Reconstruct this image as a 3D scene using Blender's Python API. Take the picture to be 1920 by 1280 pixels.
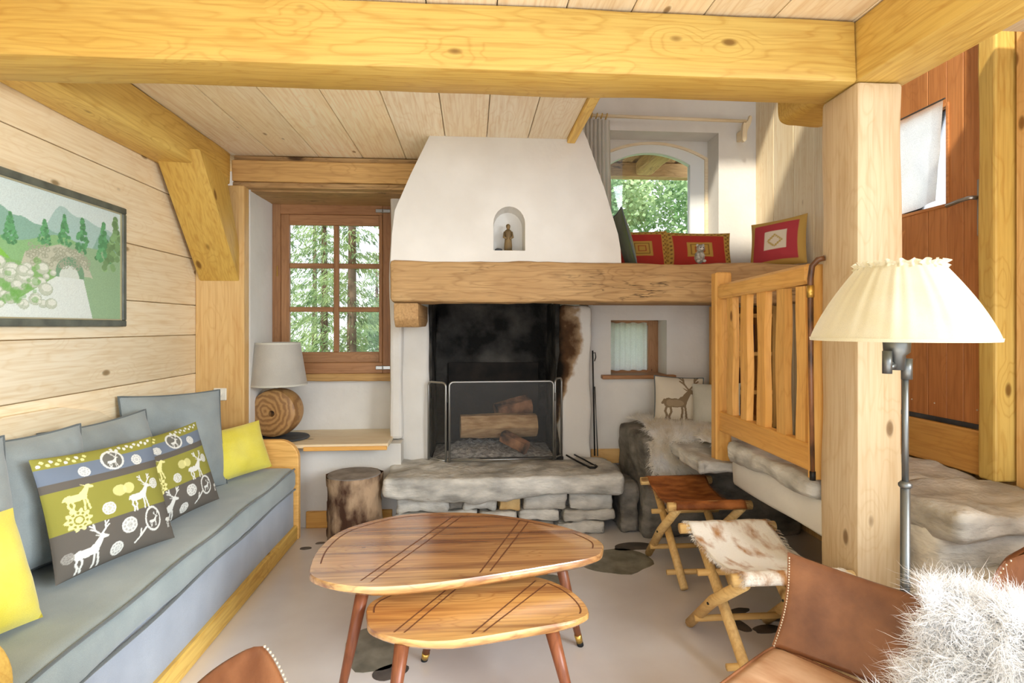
import bpy, bmesh, math, random
import numpy as np
from mathutils import Vector, Matrix, noise

for o in list(bpy.data.objects):
    bpy.data.objects.remove(o)
SC = bpy.context.scene
COL = SC.collection
R = random.Random(7)

# ------------------------------------------------------------ camera, sky, sun, exposure
cam_d = bpy.data.cameras.new('camera')
cam_d.sensor_width = 36.0
cam_d.lens = 1050 / 1920 * 36
cam_d.shift_y = -28 / 1920
cam_d.clip_start = 0.02
cam = bpy.data.objects.new('camera', cam_d)
COL.objects.link(cam)
cam.location = (0, 0, 1.4)
cam.rotation_euler = (math.radians(90), 0, -math.atan(75 / 1050))
SC.camera = cam

SC.view_settings.view_transform = 'Standard'
SC.view_settings.look = 'None'
SC.view_settings.gamma = 1.0
SC.view_settings.use_curve_mapping = False
SC.view_settings.exposure = 1.55

world = bpy.data.worlds.new('sky')
SC.world = world
world.use_nodes = True
wn = world.node_tree.nodes
wl = world.node_tree.links
wn.clear()
w_out = wn.new('ShaderNodeOutputWorld')
w_bg = wn.new('ShaderNodeBackground')
w_tc = wn.new('ShaderNodeTexCoord')
w_sep = wn.new('ShaderNodeSeparateXYZ')
w_rmp = wn.new('ShaderNodeValToRGB')
wl.new(w_tc.outputs['Generated'], w_sep.inputs[0])
wl.new(w_sep.outputs['Z'], w_rmp.inputs[0])
w_rmp.color_ramp.elements[0].position = 0.0
w_rmp.color_ramp.elements[0].color = (0.86, 0.90, 0.96, 1)
w_rmp.color_ramp.elements[1].position = 0.9
w_rmp.color_ramp.elements[1].color = (0.62, 0.76, 0.98, 1)
wl.new(w_rmp.outputs[0], w_bg.inputs[0])
w_bg.inputs[1].default_value = 0.70
wl.new(w_bg.outputs[0], w_out.inputs[0])

sun_d = bpy.data.lights.new('sun', 'SUN')
sun_d.energy = 1.9
sun_d.angle = math.radians(3)
sun_d.color = (1.0, 0.93, 0.80)
sun = bpy.data.objects.new('sun', sun_d)
COL.objects.link(sun)
SUN_DIR = Vector((0.30, 0.62, -0.72))
sun.rotation_euler = SUN_DIR.to_track_quat('-Z', 'Y').to_euler()

# added lamp beyond the open rear, stands in for daylight, lifts the interior
fill_d = bpy.data.lights.new('front_fill', 'AREA')
fill_d.shape = 'RECTANGLE'
fill_d.size, fill_d.size_y = 7.0, 4.6
fill_d.energy = 52
fill_d.color = (0.84, 0.925, 1.0)
fill = bpy.data.objects.new('front_fill', fill_d)
COL.objects.link(fill)
fill.location = (0.0, -5.0, 1.9)
fill.rotation_euler = (math.radians(90), 0, 0)
# added lamp outside the open right side, brightens floor, sofa and left wall
sid_d = bpy.data.lights.new('side_fill', 'AREA')
sid_d.shape = 'RECTANGLE'
sid_d.size, sid_d.size_y = 3.0, 3.0
sid_d.energy = 270
sid_d.color = (0.84, 0.925, 1.0)
sid = bpy.data.objects.new('side_fill', sid_d)
COL.objects.link(sid)
sid.location = (4.2, -1.5, 2.9)
sid.rotation_euler = Vector((-1.0, 0.70, -0.40)).to_track_quat('-Z', 'Y').to_euler()

# ------------------------------------------------------------ helpers: objects
ORG = {}

def V3(p):
    return Vector((float(p[0]), float(p[1]), float(p[2])))

def setp(o, label=None, cat=None, group=None, kind=None):
    if label: o['label'] = label
    if cat: o['category'] = cat
    if group: o['group'] = group
    if kind: o['kind'] = kind
    return o

def thing(name, label, cat, loc=(0, 0, 0), rotz=None, group=None, kind=None):
    """Empty at the base; with rotz given, parts are built in its local frame."""
    o = bpy.data.objects.new(name, None)
    o.empty_display_size = 0.05
    COL.objects.link(o)
    o.location = loc
    if rotz is not None:
        o.rotation_euler = (0, 0, rotz)
        ORG[o.name] = Vector((0, 0, 0))
    else:
        ORG[o.name] = V3(loc)
    return setp(o, label, cat, group, kind)

def mk(name, vf, mat, parent=None, smooth=False, label=None, cat=None, group=None, kind=None, base=False):
    vs, fs = vf
    vs = [V3(v) for v in vs]
    lo = Vector((min(v.x for v in vs), min(v.y for v in vs), min(v.z for v in vs)))
    hi = Vector((max(v.x for v in vs), max(v.y for v in vs), max(v.z for v in vs)))
    c = (lo + hi) / 2
    if base: c.z = lo.z
    me = bpy.data.meshes.new(name)
    me.from_pydata([v - c for v in vs], [], fs)
    me.update()
    if mat is not None: me.materials.append(mat)
    if smooth:
        me.polygons.foreach_set('use_smooth', [True] * len(me.polygons))
    o = bpy.data.objects.new(name, me)
    COL.objects.link(o)
    ORG[o.name] = c
    if parent is not None:
        o.parent = parent
        o.location = c - ORG[parent.name]
    else:
        o.location = c
    setp(o, label, cat, group, kind)
    return o

def smooth_angle(o, deg=35):
    me = o.data
    me.polygons.foreach_set('use_smooth', [True] * len(me.polygons))
    try:
        me.set_sharp_from_angle(angle=math.radians(deg))
    except Exception:
        pass
    return o

# ------------------------------------------------------------ helpers: shapes
def from_bm(bm):
    bm.verts.ensure_lookup_table()
    bm.verts.index_update()
    r = ([v.co.copy() for v in bm.verts], [[v.index for v in f.verts] for f in bm.faces])
    bm.free()
    return r

def merge(*vfs):
    vs, fs = [], []
    for v, f in vfs:
        k = len(vs)
        vs += list(v)
        fs += [[i + k for i in q] for q in f]
    return vs, fs

def xf(vf, m):
    return [m @ V3(v) for v in vf[0]], vf[1]

def box(x0, x1, y0, y1, z0, z1, bev=0.0, seg=1):
    vs = [Vector((x, y, z)) for x in (x0, x1) for y in (y0, y1) for z in (z0, z1)]
    fs = [[0, 1, 3, 2], [4, 6, 7, 5], [0, 4, 5, 1], [2, 3, 7, 6], [0, 2, 6, 4], [1, 5, 7, 3]]
    if bev <= 0: return vs, fs
    bm = bmesh.new()
    bv = [bm.verts.new(v) for v in vs]
    for f in fs: bm.faces.new([bv[i] for i in f])
    bmesh.ops.bevel(bm, geom=bm.edges[:], offset=bev, segments=seg, profile=0.6, affect='EDGES')
    return from_bm(bm)

def rough(x0, x1, y0, y1, z0, z1, step=0.08, amp=0.008, freq=4.0, bev=0.012, seed=0.0, amp2=0.0, freq2=14.0):
    """hewn block: gridded rounded box, noise on its surface"""
    def ax(a, b):
        n = max(1, int(round((b - a) / step)))
        L = [a, min(a + bev, (a + b) / 2)] + [a + (b - a) * i / n for i in range(1, n)] + [max(b - bev, (a + b) / 2), b]
        out = []
        for t in sorted(L):
            if not out or t - out[-1] > 1e-4: out.append(t)
        return out
    X, Y, Z = ax(x0, x1), ax(y0, y1), ax(z0, z1)
    idx, vs, fs = {}, [], []
    def vid(i, j, k):
        key = (i, j, k)
        if key not in idx:
            idx[key] = len(vs)
            p = Vector((X[i], Y[j], Z[k]))
            q = Vector((min(max(p.x, x0 + bev), x1 - bev), min(max(p.y, y0 + bev), y1 - bev), min(max(p.z, z0 + bev), z1 - bev)))
            d = p - q
            if d.length > 1e-6:
                n = d.normalized()
                p = q + n * bev
            else:
                n = Vector((0, 0, 0))
            sp = Vector((p.x + seed * 3.1, p.y - seed * 1.7, p.z + seed))
            dv = noise.noise(sp * freq) * amp + (noise.noise(sp * freq2) * amp2 if amp2 else 0)
            p = p + n * dv
            vs.append(p)
        return idx[key]
    nx, ny, nz = len(X) - 1, len(Y) - 1, len(Z) - 1
    for i in range(nx):
        for j in range(ny):
            fs.append([vid(i, j, 0), vid(i, j + 1, 0), vid(i + 1, j + 1, 0), vid(i + 1, j, 0)])
            fs.append([vid(i, j, nz), vid(i + 1, j, nz), vid(i + 1, j + 1, nz), vid(i, j + 1, nz)])
    for i in range(nx):
        for k in range(nz):
            fs.append([vid(i, 0, k), vid(i + 1, 0, k), vid(i + 1, 0, k + 1), vid(i, 0, k + 1)])
            fs.append([vid(i, ny, k), vid(i, ny, k + 1), vid(i + 1, ny, k + 1), vid(i + 1, ny, k)])
    for j in range(ny):
        for k in range(nz):
            fs.append([vid(0, j, k), vid(0, j, k + 1), vid(0, j + 1, k + 1), vid(0, j + 1, k)])
            fs.append([vid(nx, j, k), vid(nx, j + 1, k), vid(nx, j + 1, k + 1), vid(nx, j, k + 1)])
    return vs, fs

def tube(pts, r, n=10, radii=None, cap=True, closed=False):
    pts = [V3(p) for p in pts]
    m = len(pts)
    vs, fs = [], []
    up = None
    for i, p in enumerate(pts):
        if closed: t = pts[(i + 1) % m] - pts[i - 1]
        elif i == 0: t = pts[1] - p
        elif i == m - 1: t = p - pts[-2]
        else: t = pts[i + 1] - pts[i - 1]
        t = t.normalized()
        if up is None:
            up = Vector((0, 0, 1)) if abs(t.z) < 0.9 else Vector((1, 0, 0))
        b = t.cross(up)
        if b.length < 1e-6: b = t.cross(Vector((0, 1, 0)))
        b.normalize()
        up = b.cross(t).normalized()
        rr = radii[i] if radii else r
        for k in range(n):
            a = 2 * math.pi * k / n
            vs.append(p + (b * math.cos(a) + up * math.sin(a)) * rr)
    rng = m if closed else m - 1
    for i in range(rng):
        j = (i + 1) % m
        for k in range(n):
            fs.append([i * n + k, i * n + (k + 1) % n, j * n + (k + 1) % n, j * n + k])
    if cap and not closed:
        fs.append(list(range(n))[::-1])
        fs.append([(m - 1) * n + k for k in range(n)])
    return vs, fs

def lathe(prof, c=(0, 0, 0), n=32, fn=None, cap=True):
    """prof (r, z) around the vertical through c"""
    vs, fs = [], []
    for i, (r, z) in enumerate(prof):
        for k in range(n):
            a = 2 * math.pi * k / n
            rr, zz = (r, z) if fn is None else fn(r, z, a, i)
            vs.append(Vector((c[0] + rr * math.cos(a), c[1] + rr * math.sin(a), c[2] + zz)))
    for i in range(len(prof) - 1):
        for k in range(n):
            fs.append([i * n + k, i * n + (k + 1) % n, (i + 1) * n + (k + 1) % n, (i + 1) * n + k])
    if cap:
        fs.append(list(range(n))[::-1])
        m = len(prof) - 1
        fs.append([m * n + k for k in range(n)])
    return vs, fs

def prism(poly, a, b, plane='XY', bev=0.0):
    """poly in a plane, extruded from a to b along the third axis"""
    def P(p, t):
        if plane == 'XY': return Vector((p[0], p[1], t))
        if plane == 'XZ': return Vector((p[0], t, p[1]))
        return Vector((t, p[0], p[1]))
    bm = bmesh.new()
    A = [bm.verts.new(P(p, a)) for p in poly]
    B = [bm.verts.new(P(p, b)) for p in poly]
    n = len(poly)
    bm.faces.new(A[::-1])
    bm.faces.new(B)
    for i in range(n):
        bm.faces.new([A[i], A[(i + 1) % n], B[(i + 1) % n], B[i]])
    bmesh.ops.recalc_face_normals(bm, faces=bm.faces[:])
    if bev > 0:
        es = [e for e in bm.edges if e.calc_face_angle(0) > 0.6]
        bmesh.ops.bevel(bm, geom=es, offset=bev, segments=2, profile=0.6, affect='EDGES')
    return from_bm(bm)

def bar(p0, p1, w, h, up=(0, 0, 1), bev=0.004):
    """squared bar from p0 to p1"""
    p0, p1 = V3(p0), V3(p1)
    t = (p1 - p0)
    L = t.length
    t.normalize()
    s = t.cross(V3(up)).normalized()
    u = s.cross(t).normalized()
    m = Matrix((t, s, u)).transposed().to_4x4()
    m.translation = p0
    return xf(box(0, L, -w / 2, w / 2, -h / 2, h / 2, bev), m)

def ellipsoid(c, r, nu=16, nv=10, seed=None, amp=0.0, freq=5.0):
    vs, fs = [], []
    for i in range(nv + 1):
        th = math.pi * i / nv
        for k in range(nu):
            a = 2 * math.pi * k / nu
            d = Vector((math.sin(th) * math.cos(a), math.sin(th) * math.sin(a), math.cos(th)))
            f = 1.0
            if amp: f += amp * noise.noise(d * freq + Vector((seed or 0, 0, 0)))
            vs.append(Vector((c[0] + d.x * r[0] * f, c[1] + d.y * r[1] * f, c[2] + d.z * r[2] * f)))
    for i in range(nv):
        for k in range(nu):
            fs.append([i * nu + k, (i + 1) * nu + k, (i + 1) * nu + (k + 1) % nu, i * nu + (k + 1) % nu])
    return vs, fs

def smooth_closed(pts, n=8):
    """Catmull-Rom through a closed 2-D outline"""
    out = []
    m = len(pts)
    for i in range(m):
        p0, p1, p2, p3 = pts[i - 1], pts[i], pts[(i + 1) % m], pts[(i + 2) % m]
        for k in range(n):
            t = k / n
            out.append(tuple(0.5 * ((2 * p1[q]) + (-p0[q] + p2[q]) * t + (2 * p0[q] - 5 * p1[q] + 4 * p2[q] - p3[q]) * t * t
                              + (-p0[q] + 3 * p1[q] - 3 * p2[q] + p3[q]) * t ** 3) for q in range(2)))
    return out

def strands(samples, w, seg=4, curl_=0.0):
    """samples: (root, direction, length, bend vector, side) -> thin tapering ribbons"""
    vs, fs = [], []
    for (p, d, L, bend, sd) in samples:
        k = len(vs)
        for i in range(seg + 1):
            t = i / seg
            q = p + d * (L * t) + bend * (L * t * t)
            if curl_: q = q + (sd * math.sin(t * 7 + L * 900) + sd.cross(d) * math.cos(t * 7 + L * 900)) * (L * curl_ * t)
            ww = w * (1 - t) ** 0.7
            if i == seg:
                vs.append(q)
            else:
                vs.append(q - sd * ww)
                vs.append(q + sd * ww)
        for i in range(seg - 1):
            a = k + 2 * i
            fs.append([a, a + 1, a + 3, a + 2])
        a = k + 2 * (seg - 1)
        fs.append([a, a + 1, a + 2])
    return vs, fs

# ------------------------------------------------------------ helpers: materials
def C(r, g, b):
    def f(x):
        x /= 255.0
        return x / 12.92 if x <= 0.04045 else ((x + 0.055) / 1.055) ** 2.4
    return (f(r), f(g), f(b), 1.0)

def newmat(name):
    m = bpy.data.materials.new(name)
    m.use_nodes = True
    nt = m.node_tree
    bsdf = nt.nodes['Principled BSDF']
    return m, nt, bsdf

def nd(nt, typ, **kw):
    n = nt.nodes.new(typ)
    for k, v in kw.items():
        if k.startswith('i_'):
            key = k[2:].replace('_', ' ')
            n.inputs[key].default_value = v
        else:
            setattr(n, k, v)
    return n

def mixc(nt, fac, a, b, blend='MIX'):
    n = nt.nodes.new('ShaderNodeMix')
    n.data_type = 'RGBA'
    n.blend_type = blend
    for sock, val in ((n.inputs[0], fac), (n.inputs[6], a), (n.inputs[7], b)):
        if isinstance(val, (int, float)): sock.default_value = val
        elif isinstance(val, tuple): sock.default_value = val
        else: nt.links.new(val, sock)
    return n.outputs[2]

def ramp(nt, src, stops):
    n = nt.nodes.new('ShaderNodeValToRGB')
    e = n.color_ramp.elements
    while len(e) < len(stops): e.new(0.5)
    for el, (p, c) in zip(e, stops):
        el.position = p
        el.color = c if isinstance(c, tuple) else (c, c, c, 1)
    nt.links.new(src, n.inputs[0])
    return n.outputs[0]

def wood(name, light, mid, dark, axis='X', rough_=0.5, knots=0.06, grain=1.0, var=0.25, bump=0.15, spec=0.35, band_k=0.34, cracks=0.0, along=1.1, stripes=0.0):
    m, nt, b = newmat(name)
    L = nt.links
    tc = nd(nt, 'ShaderNodeTexCoord')
    oi = nd(nt, 'ShaderNodeObjectInfo')
    mul = nd(nt, 'ShaderNodeMath', operation='MULTIPLY')
    mul.inputs[1].default_value = 37.0
    L.new(oi.outputs['Random'], mul.inputs[0])
    add = nd(nt, 'ShaderNodeVectorMath', operation='ADD')
    L.new(tc.outputs['Object'], add.inputs[0])
    L.new(mul.outputs[0], add.inputs[1])
    # knots in a domain stretched a little along the grain
    def mapped(along, across):
        mp = nd(nt, 'ShaderNodeMapping')
        s = [across] * 3
        s['XYZ'.index(axis)] = along
        mp.inputs['Scale'].default_value = s
        L.new(add.outputs[0], mp.inputs[0])
        return mp.outputs[0]
    vo = nd(nt, 'ShaderNodeTexVoronoi')
    vo.inputs['Scale'].default_value = 1.0
    L.new(mapped(2.6, 5.5), vo.inputs['Vector'])
    dist = vo.outputs['Distance']
    near = ramp(nt, dist, [(0.0, 1.0), (0.34, 0.0)])
    nz = nd(nt, 'ShaderNodeTexNoise')
    nz.inputs['Scale'].default_value = 1.0
    nz.inputs['Detail'].default_value = 3
    L.new(mapped(along * grain, 6.0 * grain), nz.inputs['Vector'])
    # grain lines: many bands of one broad noise, swirling around the knots
    a1 = nd(nt, 'ShaderNodeMath', operation='MULTIPLY_ADD')
    L.new(near, a1.inputs[0])
    a1.inputs[1].default_value = 0.25
    L.new(nz.outputs[0], a1.inputs[2])
    a2 = nd(nt, 'ShaderNodeMath', operation='MULTIPLY')
    L.new(a1.outputs[0], a2.inputs[0])
    a2.inputs[1].default_value = 75.0
    sn = nd(nt, 'ShaderNodeMath', operation='SINE')
    L.new(a2.outputs[0], sn.inputs[0])
    band = ramp(nt, sn.outputs[0], [(0.0, 0.0), (0.75, 0.35), (1.0, 1.0)])
    fine = nd(nt, 'ShaderNodeTexNoise')
    fine.inputs['Scale'].default_value = 1.0
    fine.inputs['Detail'].default_value = 4
    L.new(mapped(3.0, 90.0), fine.inputs['Vector'])
    broad = nd(nt, 'ShaderNodeTexNoise')
    broad.inputs['Scale'].default_value = 1.0
    broad.inputs['Detail'].default_value = 2
    L.new(mapped(0.8, 2.2), broad.inputs['Vector'])
    c0 = ramp(nt, broad.outputs[0], [(0.3, mid), (0.7, light)])
    s1 = nd(nt, 'ShaderNodeMath', operation='MULTIPLY')
    L.new(band, s1.inputs[0]); s1.inputs[1].default_value = band_k
    c1 = mixc(nt, s1.outputs[0], c0, tuple(0.5 * (x + y_) for x, y_ in zip(mid, dark)))
    fr = ramp(nt, fine.outputs[0], [(0.42, 0.0), (0.8, 0.55)])
    c2 = mixc(nt, fr, c1, dark)
    if stripes > 0:
        sp = nd(nt, 'ShaderNodeTexNoise')
        sp.inputs['Scale'].default_value = 1.0
        sp.inputs['Detail'].default_value = 4
        L.new(mapped(0.9, 15.0), sp.inputs['Vector'])
        c2 = mixc(nt, ramp(nt, sp.outputs[0], [(0.48, 0.0), (0.68, stripes)]), c2, dark)
    if knots > 0:
        kn = ramp(nt, dist, [(0.0, 1.0), (knots, 0.85), (knots * 1.6, 0.0)])
        kc = tuple(x * 0.45 for x in dark[:3]) + (1,)
        c2 = mixc(nt, kn, c2, kc)
    if cracks > 0:
        ck = nd(nt, 'ShaderNodeTexNoise')
        ck.inputs['Scale'].default_value = 1.0
        ck.inputs['Detail'].default_value = 5
        L.new(mapped(1.6, 16.0), ck.inputs['Vector'])
        cm = ramp(nt, ck.outputs[0], [(0.0, 0.0), (0.485, 0.0), (0.5, cracks), (0.515, 0.0)])
        bl = nd(nt, 'ShaderNodeTexNoise')
        bl.inputs['Scale'].default_value = 1.0
        L.new(mapped(2.2, 5.0), bl.inputs['Vector'])
        bm_ = ramp(nt, bl.outputs[0], [(0.45, 0.0), (0.65, 1.0)])
        mm = nd(nt, 'ShaderNodeMath', operation='MULTIPLY')
        L.new(cm, mm.inputs[0]); L.new(bm_, mm.inputs[1])
        c2 = mixc(nt, mm.outputs[0], c2, tuple(x * 0.25 for x in dark[:3]) + (1,))
        st_n = ramp(nt, bl.outputs[0], [(0.3, 0.45), (0.6, 0.0)])
        c2 = mixc(nt, st_n, c2, mid)
    hs = nd(nt, 'ShaderNodeHueSaturation')
    L.new(c2, hs.inputs['Color'])
    mr = nd(nt, 'ShaderNodeMapRange')
    L.new(oi.outputs['Random'], mr.inputs[0])
    mr.inputs[3].default_value = 1 - var / 2
    mr.inputs[4].default_value = 1 + var / 2
    L.new(mr.outputs[0], hs.inputs['Value'])
    L.new(hs.outputs[0], b.inputs['Base Color'])
    b.inputs['Roughness'].default_value = rough_
    b.inputs['Specular IOR Level'].default_value = spec
    bp = nd(nt, 'ShaderNodeBump')
    bp.inputs['Strength'].default_value = bump
    bp.inputs['Distance'].default_value = 0.004
    L.new(fine.outputs[0], bp.inputs['Height'])
    L.new(bp.outputs[0], b.inputs['Normal'])
    return m

def noisy(name, c1, c2, scale=6.0, detail=5, rough_=0.8, bump=0.2, bscale=40.0, bdist=0.004, spec=0.3, lo=0.35, hi=0.65, stretch=(1, 1, 1), metal=0.0):
    m, nt, b = newmat(name)
    L = nt.links
    tc = nd(nt, 'ShaderNodeTexCoord')
    mp = nd(nt, 'ShaderNodeMapping')
    mp.inputs['Scale'].default_value = stretch
    L.new(tc.outputs['Object'], mp.inputs[0])
    n1 = nd(nt, 'ShaderNodeTexNoise')
    n1.inputs['Scale'].default_value = scale
    n1.inputs['Detail'].default_value = detail
    L.new(mp.outputs[0], n1.inputs['Vector'])
    L.new(ramp(nt, n1.outputs[0], [(lo, c1), (hi, c2)]), b.inputs['Base Color'])
    b.inputs['Roughness'].default_value = rough_
    b.inputs['Specular IOR Level'].default_value = spec
    b.inputs['Metallic'].default_value = metal
    if bump:
        n2 = nd(nt, 'ShaderNodeTexNoise')
        n2.inputs['Scale'].default_value = bscale
        n2.inputs['Detail'].default_value = 6
        L.new(mp.outputs[0], n2.inputs['Vector'])
        bp = nd(nt, 'ShaderNodeBump')
        bp.inputs['Strength'].default_value = bump
        bp.inputs['Distance'].default_value = bdist
        L.new(n2.outputs[0], bp.inputs['Height'])
        L.new(bp.outputs[0], b.inputs['Normal'])
    return m

def plain(name, c, rough_=0.5, metal=0.0, spec=0.4):
    m, nt, b = newmat(name)
    b.inputs['Base Color'].default_value = c
    b.inputs['Roughness'].default_value = rough_
    b.inputs['Metallic'].default_value = metal
    b.inputs['Specular IOR Level'].default_value = spec
    return m

def fabric(name, c1, c2, weave=700, rough_=0.9, trans=0.0, sheen=0.3, big=5.0):
    m, nt, b = newmat(name)
    L = nt.links
    tc = nd(nt, 'ShaderNodeTexCoord')
    n1 = nd(nt, 'ShaderNodeTexNoise')
    n1.inputs['Scale'].default_value = big
    n1.inputs['Detail'].default_value = 6
    L.new(tc.outputs['Object'], n1.inputs['Vector'])
    n2 = nd(nt, 'ShaderNodeTexNoise')
    n2.inputs['Scale'].default_value = weave
    n2.inputs['Detail'].default_value = 1
    L.new(tc.outputs['Object'], n2.inputs['Vector'])
    c = ramp(nt, n1.outputs[0], [(0.3, c1), (0.7, c2)])
    c = mixc(nt, 0.25, c, ramp(nt, n2.outputs[0], [(0.3, (0.15, 0.15, 0.15, 1)), (0.7, (1, 1, 1, 1))]), 'MULTIPLY')
    L.new(c, b.inputs['Base Color'])
    b.inputs['Roughness'].default_value = rough_
    b.inputs['Specular IOR Level'].default_value = 0.15
    b.inputs['Sheen Weight'].default_value = sheen
    bp = nd(nt, 'ShaderNodeBump')
    bp.inputs['Strength'].default_value = 0.25
    bp.inputs['Distance'].default_value = 0.002
    L.new(n2.outputs[0], bp.inputs['Height'])
    L.new(bp.outputs[0], b.inputs['Normal'])
    if trans > 0:
        tr = nd(nt, 'ShaderNodeBsdfTranslucent')
        L.new(c, tr.inputs[0])
        mx = nd(nt, 'ShaderNodeMixShader')
        mx.inputs[0].default_value = trans
        L.new(b.outputs[0], mx.inputs[1])
        L.new(tr.outputs[0], mx.inputs[2])
        L.new(mx.outputs[0], nt.nodes['Material Output'].inputs[0])
    return m

def printed(name, rough_=0.85):
    """flat print held in the mesh's own colour layer, fabric weave in the bump"""
    m, nt, b = newmat(name)
    L = nt.links
    at = nd(nt, 'ShaderNodeVertexColor', layer_name='print')
    L.new(at.outputs[0], b.inputs['Base Color'])
    b.inputs['Roughness'].default_value = rough_
    b.inputs['Specular IOR Level'].default_value = 0.2
    tc = nd(nt, 'ShaderNodeTexCoord')
    n2 = nd(nt, 'ShaderNodeTexNoise')
    n2.inputs['Scale'].default_value = 500
    L.new(tc.outputs['Object'], n2.inputs['Vector'])
    bp = nd(nt, 'ShaderNodeBump')
    bp.inputs['Strength'].default_value = 0.2
    bp.inputs['Distance'].default_value = 0.001
    L.new(n2.outputs[0], bp.inputs['Height'])
    L.new(bp.outputs[0], b.inputs['Normal'])
    return m

def glassmat(name, tint=(1, 1, 1, 1)):
    m, nt, b = newmat(name)
    L = nt.links
    nt.nodes.remove(b)
    tr = nd(nt, 'ShaderNodeBsdfTransparent')
    tr.inputs[0].default_value = tint
    gl = nd(nt, 'ShaderNodeBsdfGlossy')
    gl.inputs['Roughness'].default_value = 0.02
    fr = nd(nt, 'ShaderNodeFresnel')
    fr.inputs[0].default_value = 1.3
    mx = nd(nt, 'ShaderNodeMixShader')
    L.new(fr.outputs[0], mx.inputs[0])
    L.new(tr.outputs[0], mx.inputs[1])
    L.new(gl.outputs[0], mx.inputs[2])
    L.new(mx.outputs[0], nt.nodes['Material Output'].inputs[0])
    return m

def leafmat(name, c1, c2, scale=2.0):
    m, nt, b = newmat(name)
    L = nt.links
    tc = nd(nt, 'ShaderNodeTexCoord')
    n1 = nd(nt, 'ShaderNodeTexNoise')
    n1.inputs['Scale'].default_value = scale
    n1.inputs['Detail'].default_value = 8
    L.new(tc.outputs['Object'], n1.inputs['Vector'])
    c = ramp(nt, n1.outputs[0], [(0.35, c1), (0.65, c2)])
    L.new(c, b.inputs['Base Color'])
    b.inputs['Roughness'].default_value = 0.5
    tr = nd(nt, 'ShaderNodeBsdfTranslucent')
    L.new(c, tr.inputs[0])
    mx = nd(nt, 'ShaderNodeMixShader')
    mx.inputs[0].default_value = 0.4
    L.new(b.outputs[0], mx.inputs[1])
    L.new(tr.outputs[0], mx.inputs[2])
    L.new(mx.outputs[0], nt.nodes['Material Output'].inputs[0])
    return m

M = {}
PL, PM, PD = C(226, 194, 108), C(214, 172, 82), C(174, 120, 46)       # pale golden spruce
OL, OM, OD = C(232, 196, 136), C(220, 176, 108), C(188, 130, 68)         # amber boards
for ax in 'XYZ':
    M['pine' + ax] = wood('golden_spruce_' + ax.lower(), PL, PM, PD, ax, knots=0.065, band_k=0.45)
    M['pale' + ax] = wood('pale_spruce_' + ax.lower(), C(244, 230, 200), C(238, 217, 178), C(212, 176, 120), ax)
    M['amber' + ax] = wood('amber_boards_' + ax.lower(), OL, OM, OD, ax)
    M['old' + ax] = wood('old_oak_' + ax.lower(), C(200, 166, 116), C(170, 130, 82), C(100, 66, 36), ax, rough_=0.7, knots=0.11, bump=0.5, band_k=0.5, cracks=0.9)
    M['ceil' + ax] = wood('ceiling_spruce_' + ax.lower(), C(250, 238, 212), C(244, 224, 186), C(212, 170, 112), ax, knots=0.05)
    M['post' + ax] = wood('post_spruce_' + ax.lower(), C(226, 204, 168), C(214, 186, 144), C(186, 146, 96), ax)
    M['lintel' + ax] = wood('greyed_larch_' + ax.lower(), C(212, 172, 112), C(190, 146, 86), C(140, 98, 52), ax, rough_=0.6)
    M['door' + ax] = wood('larch_door_' + ax.lower(), C(206, 142, 84), C(190, 122, 66), C(146, 84, 42), ax, rough_=0.5, knots=0.03)
    M['win' + ax] = wood('window_wood_' + ax.lower(), C(176, 130, 88), C(158, 110, 70), C(112, 72, 42), ax, rough_=0.5, knots=0.02)
    M['honey' + ax] = wood('honey_pine_' + ax.lower(), C(240, 190, 112), C(224, 166, 84), C(188, 124, 54), ax, rough_=0.4)
    M['pole' + ax] = wood('peeled_pole_' + ax.lower(), C(236, 202, 140), C(218, 176, 106), C(176, 124, 66), ax, rough_=0.55, var=0.1)
M['acaciaX'] = wood('acacia_top', C(232, 188, 122), C(192, 130, 78), C(112, 58, 32), 'X', rough_=0.27, knots=0.02, grain=1.4, bump=0.03, spec=0.6, band_k=0.45, along=.3, stripes=.8)
M['acacia2X'] = wood('acacia_small_top', C(234, 190, 114), C(196, 134, 70), C(120, 64, 32), 'X', rough_=0.27, knots=0.04, grain=1.4, bump=0.03, spec=0.6, band_k=0.45, along=.3, stripes=.8)
for k in ('acaciaX', 'acacia2X'):
    b_ = M[k].node_tree.nodes['Principled BSDF']
    b_.inputs['Coat Weight'].default_value = 1.0
    b_.inputs['Coat Roughness'].default_value = 0.24
    b_.inputs['Coat IOR'].default_value = 1.9
M['walnutZ'] = wood('walnut_leg', C(150, 92, 60), C(128, 72, 44), C(84, 44, 26), 'Z', rough_=0.35, knots=0, bump=0.03)
M['plaster'] = noisy('lime_plaster', C(216, 211, 202), C(226, 222, 214), 3.0, rough_=0.95, bump=0.35, bscale=25, bdist=0.006, spec=0.1)
M['stone'] = noisy('schist', C(146, 143, 136), C(226, 221, 210), 5.0, 9, 0.85, 0.9, 22, 0.012, 0.25, 0.3, 0.7, (1, 1, 2.5))
M['stone_b'] = noisy('brown_schist', C(144, 138, 128), C(214, 208, 196), 5.0, 9, 0.8, 0.9, 22, 0.012, 0.3, 0.3, 0.7, (1, 1, 2.5))
M['stone_d'] = noisy('dark_schist', C(84, 80, 74), C(150, 143, 132), 6.0, 9, 0.8, 0.9, 22, 0.012, 0.3, 0.3, 0.7, (1, 1, 2.0))
M['stone_o'] = noisy('ochre_stone', C(176, 138, 84), C(214, 182, 128), 7.0, 8, 0.85, 0.8, 25, 0.01)
M['soot'] = noisy('soot_stone', C(30, 29, 27), C(96, 92, 86), 3.5, 8, 0.9, 0.9, 9, 0.05, 0.15, 0.4, 0.75)
M['ash'] = noisy('ash', C(150, 146, 140), C(232, 228, 222), 30, 8, 0.95, 1.0, 60, 0.02, 0.05)
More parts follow.
